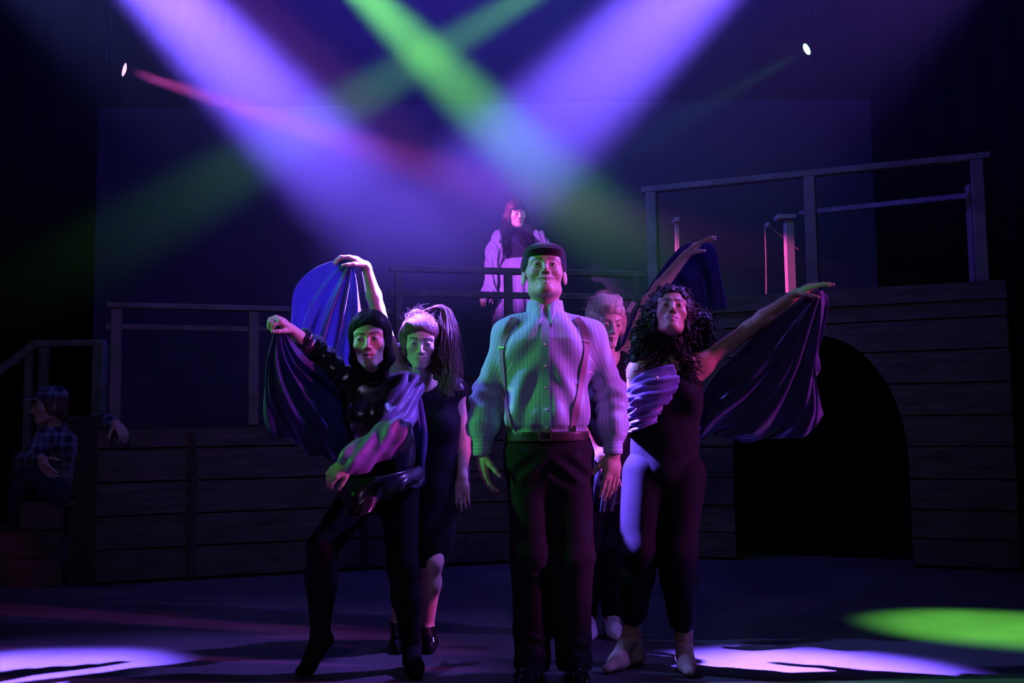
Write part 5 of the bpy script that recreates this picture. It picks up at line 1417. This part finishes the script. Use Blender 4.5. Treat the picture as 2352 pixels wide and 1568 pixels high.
def platform_woman():
    d = 8.7
    zf = 1.42
    J = dict(fwd=(0.12, -1, 0), head=at(1187, 494, 8.64), neck=at(1192, 530, 8.7), chest=at(1194, 556, 8.7), waist=at(1192, 598, 8.7), pelvis=at(1192, 628, 8.7),
             sha=at(1150, 548, 8.7), ela=at(1131, 606, 8.66), wra=at(1124, 668, 8.55), shb=at(1234, 548, 8.7), elb=at(1256, 604, 8.68), wrb=at(1252, 664, 8.58),
             hpa=at(1172, 634, 8.7), kna=at(1171, 745, 8.68), ana=at(1171, 852, 8.72), hpb=at(1214, 634, 8.7), knb=at(1214, 745, 8.68), anb=at(1214, 852, 8.72))
    root = empty('person', (J['pelvis'].x, d, zf), 'long-haired woman in puffed lavender blouse and long skirt standing on the platform', 'person')
    hp, local, P, Q = head_prims(J['head'], (0.28, -1, -0.10), (0, -0.1, 1), 0.98, True, openm=0.4)
    ha, _ = hand_prims(J['wra'], at(1106, 692, 8.5) - J['wra'], (0.6, 1, 0), (0.4, -1, 0), 0.95, (0.4, 0.4, 0.45, 0.5), 0.04)
    hb, _ = hand_prims(J['wrb'], (0.1, -0.1, -1), (-0.6, 1, 0), (-0.4, -1, 0), 0.95, (0.4, 0.4, 0.45, 0.5), 0.04)
    L = limb_prims(J, 0.95, True) + hp + ha + hb
    for q in 'ab':
        t = V3(J['an' + q]) + [0, -0.16, 0]; t[2] = zf + 0.02; L += foot_prims(J['an' + q], t, 0.92)
    fine = [(*bbox_pts([J['head'] - Vector((0.12, 0.15, 0.17)), J['head'] + Vector((0.12, 0.13, 0.15))], 0), 0.0036), (*bbox_pts([J['wra'] - Vector((0.12, 0.14, 0.2)), J['wra'] + Vector((0.08, 0.08, 0.05))], 0), 0.0045)]
    soft_obj('body', L, 0.010, M['skin_fair'], root, fine, color=face_color(local, SKIN_L, (0.40, 0.12, 0.14), (0.05, 0.03, 0.02), 0.0042))
    eyeballs(P, Q, root, 0.98, (0, 1, 0))
    hh = head_hair(P, Q, 1.0, part=False, low=0.05, vol=1.08) + [EL(P(0, 0.082, 0.056), (0.062, 0.020, 0.030), 0.02, Q)]
    for sx in (-1, 1):
        hh += [RC(P(sx * 0.08, -0.04, -0.02), P(sx * 0.10, -0.03, -0.13), 0.045, 0.045, 0.03), RC(P(sx * 0.10, -0.03, -0.13), P(sx * 0.115, 0.06, -0.25), 0.045, 0.035, 0.03), RC(P(sx * 0.115, 0.06, -0.25), P(sx * 0.10, 0.085, -0.33), 0.035, 0.015, 0.03)]
    ho, hv, hf = soft_obj('hair', hh, 0.007, M['hair_black'], root, disp=strand_disp(P, Q, 0.0015, 60))
    r = np.random.default_rng(21); lines, rad = [], []
    for i in range(330):   # long waves and a fringe
        a = r.uniform(0, 6.28); b = r.uniform(0.2, 1.6)
        dv = np.array([math.sin(a) * math.sin(b), math.cos(a) * math.sin(b), math.cos(b)])
        p0 = P(*(np.array([0, -0.028, 0.035]) + dv * [0.088, 0.104, 0.098]))
        if dv[1] > 0.5:
            continue
        sx = -1 if dv[0] < 0 else 1
        e = at(1190 + sx * r.uniform(20, 42), r.uniform(545, 588), r.uniform(8.50, 8.60) if r.random() < 0.6 else r.uniform(8.75, 8.85))
        m1 = V3(P(sx * r.uniform(0.085, 0.12), r.uniform(-0.08, 0.02), -0.08))
        c = catmull([p0, m1, (m1 + V3(e)) / 2 + [sx * 0.03, -0.02, 0], e], 26); t = np.linspace(0, 1, 26)[:, None]
        c = c + 0.014 * t * np.sin(t * 22 + r.uniform(0, 6)) * np.array([1, 0.5, 0]); lines.append(c); rad.append(r.uniform(0.0018, 0.0035))
    v, f = sweep(lines, rad, 4); mesh_obj('long_locks', v, f, M['hair_black'], ho, smooth=True)
    fw = V3((0, -1, 0)); n, c, w, pe = V3(J['neck']), V3(J['chest']), V3(J['waist']), V3(J['pelvis'])
    bl = [RC(w, c, 0.130, 0.145, 0.04, fw, 0.78), RC(c, n + [0, 0, -0.05], 0.145, 0.07, 0.05, fw, 0.70)]
    for q in 'ab':
        sh, el, wr = V3(J['sh' + q]), V3(J['el' + q]), V3(J['wr' + q])
        bl += [RC(n + [0, 0, -0.05], sh, 0.05, 0.06, 0.04), RC(sh, sh + (el - sh) * 0.55, 0.072, 0.085, 0.03), RC(sh + (el - sh) * 0.55, el, 0.085, 0.055, 0.03), RC(el, el + (wr - el) * 0.7, 0.058, 0.062, 0.02), RC(el + (wr - el) * 0.8, wr + (wr - el) * 0.12, 0.045, 0.072, 0.015)]
    bl += [EL(c + fw * 0.075 + [q * 0.064, 0, -0.03], (0.066, 0.066, 0.066), 0.04) for q in (-1, 1)]
    def db(V):
        arm = np.clip((np.abs(V[:, 0] - c[0]) - 0.14) / 0.03, 0, 1)
        return arm * 0.012 * np.sin((V[:, 0] * 1.4 + V[:, 1]) * 75 + 3 * wob(V, 3, 22, 1)) + 0.004 * wob(V, 6, 23, 2)
    soft_obj('blouse', bl, 0.0085, M['blouse'], root, disp=db)
    bo = [RC(w + [0, 0, -0.02], c + [0, 0, 0.03], 0.138, 0.152, 0.03, fw, 0.80)] + [EL(c + fw * 0.082 + [q * 0.064, 0, -0.025], (0.07, 0.07, 0.07), 0.04) for q in (-1, 1)] + [CUT(w + [0, 0, 0.01], (0, 0, -1))]
    soft_obj('bodice', bo, 0.008, M['bodice'], root, disp=lambda V: 0.004 * wob(V, 22, 24, 2))
    sash = [RC(w + [0, 0, -0.05], w + [0, 0, 0.05], 0.136, 0.136, 0.01, fw, 0.82), CUT(w + [0, 0, 0.012], (0, 0, 1)), CUT(w + [0, 0, -0.03], (0, 0, -1))]
    soft_obj('sash', sash, 0.007, M['blouse'], root)
    sk = [RC(w + [0, 0, -0.02], pe, 0.128, 0.175, 0.03, fw, 0.85), RC(pe, V3((pe[0], pe[1], zf + 0.06)), 0.175, 0.27, 0.03), CUT((0, 0, zf + 0.05), (0, 0, -1)), CUT(w, (0, 0, 1))]
    soft_obj('skirt', sk, 0.009, M['skirt'], root, disp=lambda V: skirt_fold(pe, 15, 0.020, w[2], pe[2] - 0.3)(V))
    # headset microphone along the cheek
    mp = [P(-0.075, 0.0, -0.01), P(-0.068, 0.05, -0.035), P(-0.045, 0.085, -0.055), P(-0.030, 0.100, -0.066)]
    v, f = sweep([catmull(mp, 14)], [0.0022], 6); mesh_obj('headset_microphone', v, f, M['black_cloth'], root, smooth=True)
platform_woman()

# ------------------------------------------------------------------ man sitting on the stairs
def seated_man():
    d = 7.0
    J = dict(fwd=(-0.8, -0.6, 0), head=at(112, 932, 6.88), neck=at(136, 985, 7.0), chest=at(150, 1020, 7.02), waist=at(158, 1080, 7.05), pelvis=at(158, 1130, 7.05),
             sha=at(108, 1003, 6.85), ela=at(58, 1062, 6.72), wra=at(92, 1052, 6.60), shb=at(178, 1000, 7.12), elb=at(226, 966, 7.02), wrb=at(266, 972, 6.86),
             hpa=at(140, 1138, 6.92), kna=at(52, 1062, 6.80), ana=at(28, 1196, 6.95), hpb=at(150, 1138, 7.14), knb=at(62, 1080, 7.16), anb=at(38, 1196, 7.22))
    root = empty('person', (J['pelvis'].x, d, 0.57), 'dim seated man in plaid shirt and cap leaning an arm on the square post', 'person')
    hp, local, P, Q = head_prims(J['head'], (-0.8, -0.6, -0.12), (0, 0, 1), 1.0, False)
    ha, _ = hand_prims(J['wra'], at(112, 1088, 6.55) - J['wra'], (0.2, 1, 0.2), (0.4, -1, 0.3), 1.05, (0.3, 0.35, 0.35, 0.4), 0.04)
    hb, _ = hand_prims(J['wrb'], at(290, 1000, 6.78) - J['wrb'], (-0.4, 0.5, -0.6), (0.2, -1, 0), 1.05, (0.4, 0.45, 0.45, 0.5), 0.04)
    L = limb_prims(J, 0.98) + hp + ha + hb
    fine = [(*bbox_pts([J['head'] - Vector((0.16, 0.16, 0.17)), J['head'] + Vector((0.15, 0.15, 0.15))], 0), 0.0045), (*bbox_pts([J['wra'] - Vector((0.08, 0.12, 0.2)), J['wra'] + Vector((0.14, 0.08, 0.05))], 0), 0.0045), (*bbox_pts([J['wrb'] - Vector((0.06, 0.14, 0.2)), J['wrb'] + Vector((0.16, 0.08, 0.06))], 0), 0.0045)]
    soft_obj('body', L, 0.011, M['skin_fair'], root, fine, color=face_color(local, SKIN_L, LIP_L, (0.10, 0.06, 0.04), 0.004))
    eyeballs(P, Q, root, 1.0)
    soft_obj('hair', head_hair(P, Q, 1.0, part=False, vol=1.0) + [CUT(P(0, 0, 0.06), Q[:, 2])], 0.008, M['hair_brown'], root)
    E = lambda x, y, z, r_, k=0.012: EL(P(x, y, z), r_, k, Q)
    cap = [E(0, -0.022, 0.062, (0.094, 0.112, 0.078), 0.02), CUT(P(0, 0, 0.045), -Q[:, 2])]
    co, cv, cf = soft_obj('cap', cap, 0.006, M['plaid'], root)
    soft_obj('brim', [E(0, 0.105, 0.055, (0.072, 0.070, 0.008), 0.01)], 0.005, M['blouse'], co)
    up = unit(V3(J['neck']) - V3(J['pelvis'])); f = V3(J['fwd']); n, c, w, pe = V3(J['neck']), V3(J['chest']), V3(J['waist']), V3(J['pelvis'])
    sp = [RC(pe + up * 0.02, w, 0.168, 0.168, 0.03, f, 0.80), RC(w, c, 0.168, 0.180, 0.04, f, 0.76), RC(c, n - up * 0.05, 0.180, 0.08, 0.05, f, 0.70)]
    for q in 'ab':
        sh, el, wr = V3(J['sh' + q]), V3(J['el' + q]), V3(J['wr' + q])
        sp += [RC(n - up * 0.05, sh, 0.055, 0.066, 0.05), RC(sh, el, 0.068, 0.062, 0.03), RC(el, wr + (el - wr) * 0.12, 0.062, 0.046, 0.03)]
    soft_obj('shirt', sp, 0.009, M['plaid'], root, disp=lambda V: 0.009 * wob(V, 4, 81, 2))
    leg_clothes(root, J, 1.02, M['denim'], 0.95, 0.95, 'jeans', rk=(0.098, 0.076, 0.07, 0.066))
    for q in 'ab':
        a_ = V3(J['an' + q]); t = a_ + [-0.18, -0.05, 0]; t[2] = a_[2] - 0.055
        s_ = foot_prims(a_, t, 1.15) + [CUT((0, 0, a_[2] - 0.085), (0, 0, -1))]
        soft_obj('boot', s_, 0.008, M['belt'], root)
seated_man()
# ================================================================== theatrical haze
hm = bpy.data.materials.new('stage_haze'); hm.use_nodes = True; hm.cycles.volume_sampling = 'EQUIANGULAR'
nt = hm.node_tree; N = nt.nodes; L = nt.links
for n in list(N): N.remove(n)
out = N.new('ShaderNodeOutputMaterial'); vs_ = N.new('ShaderNodeVolumeScatter')
vs_.inputs['Anisotropy'].default_value = 0.15
vs_.inputs['Color'].default_value = (1, 1, 1, 1)
geo = N.new('ShaderNodeNewGeometry'); sep = N.new('ShaderNodeSeparateXYZ')
L.new(geo.outputs['Position'], sep.inputs[0])
rz = N.new('ShaderNodeMapRange'); rz.interpolation_type = 'SMOOTHSTEP'
rz.inputs['From Min'].default_value = 1.6; rz.inputs['From Max'].default_value = 4.2
rz.inputs['To Min'].default_value = 0.0; rz.inputs['To Max'].default_value = 0.115
L.new(sep.outputs['Z'], rz.inputs['Value'])
ry = N.new('ShaderNodeMapRange'); ry.interpolation_type = 'SMOOTHSTEP'
ry.inputs['From Min'].default_value = 4.75; ry.inputs['From Max'].default_value = 5.8
L.new(sep.outputs['Y'], ry.inputs['Value'])
mu = N.new('ShaderNodeMath'); mu.operation = 'MULTIPLY'
L.new(rz.outputs['Result'], mu.inputs[0]); L.new(ry.outputs['Result'], mu.inputs[1])
ax = N.new('ShaderNodeMath'); ax.operation = 'ADD'; ax.inputs[1].default_value = 0.35
ab = N.new('ShaderNodeMath'); ab.operation = 'ABSOLUTE'
L.new(sep.outputs['X'], ax.inputs[0]); L.new(ax.outputs[0], ab.inputs[0])
rx = N.new('ShaderNodeMapRange'); rx.interpolation_type = 'SMOOTHSTEP'
rx.inputs['From Min'].default_value = 0.8; rx.inputs['From Max'].default_value = 3.8
rx.inputs['To Min'].default_value = 1.0; rx.inputs['To Max'].default_value = 0.30
L.new(ab.outputs[0], rx.inputs['Value'])
m2 = N.new('ShaderNodeMath'); m2.operation = 'MULTIPLY'
L.new(mu.outputs[0], m2.inputs[0]); L.new(rx.outputs['Result'], m2.inputs[1])
L.new(m2.outputs[0], vs_.inputs['Density']); L.new(vs_.outputs[0], out.inputs['Volume'])
o = prism('haze', [(-5.2, 4.75), (5.2, 4.75), (5.2, 9.85), (-5.2, 9.85)], (1, 0, 0), (0, 1, 0), (0, 0, 1), (0, 0, 1.1), 6.05, hm, base=(0, 7, 1.1))
tag(o, 'thin theatrical haze hanging over the upstage area and catching the light beams', 'haze', kind='stuff')
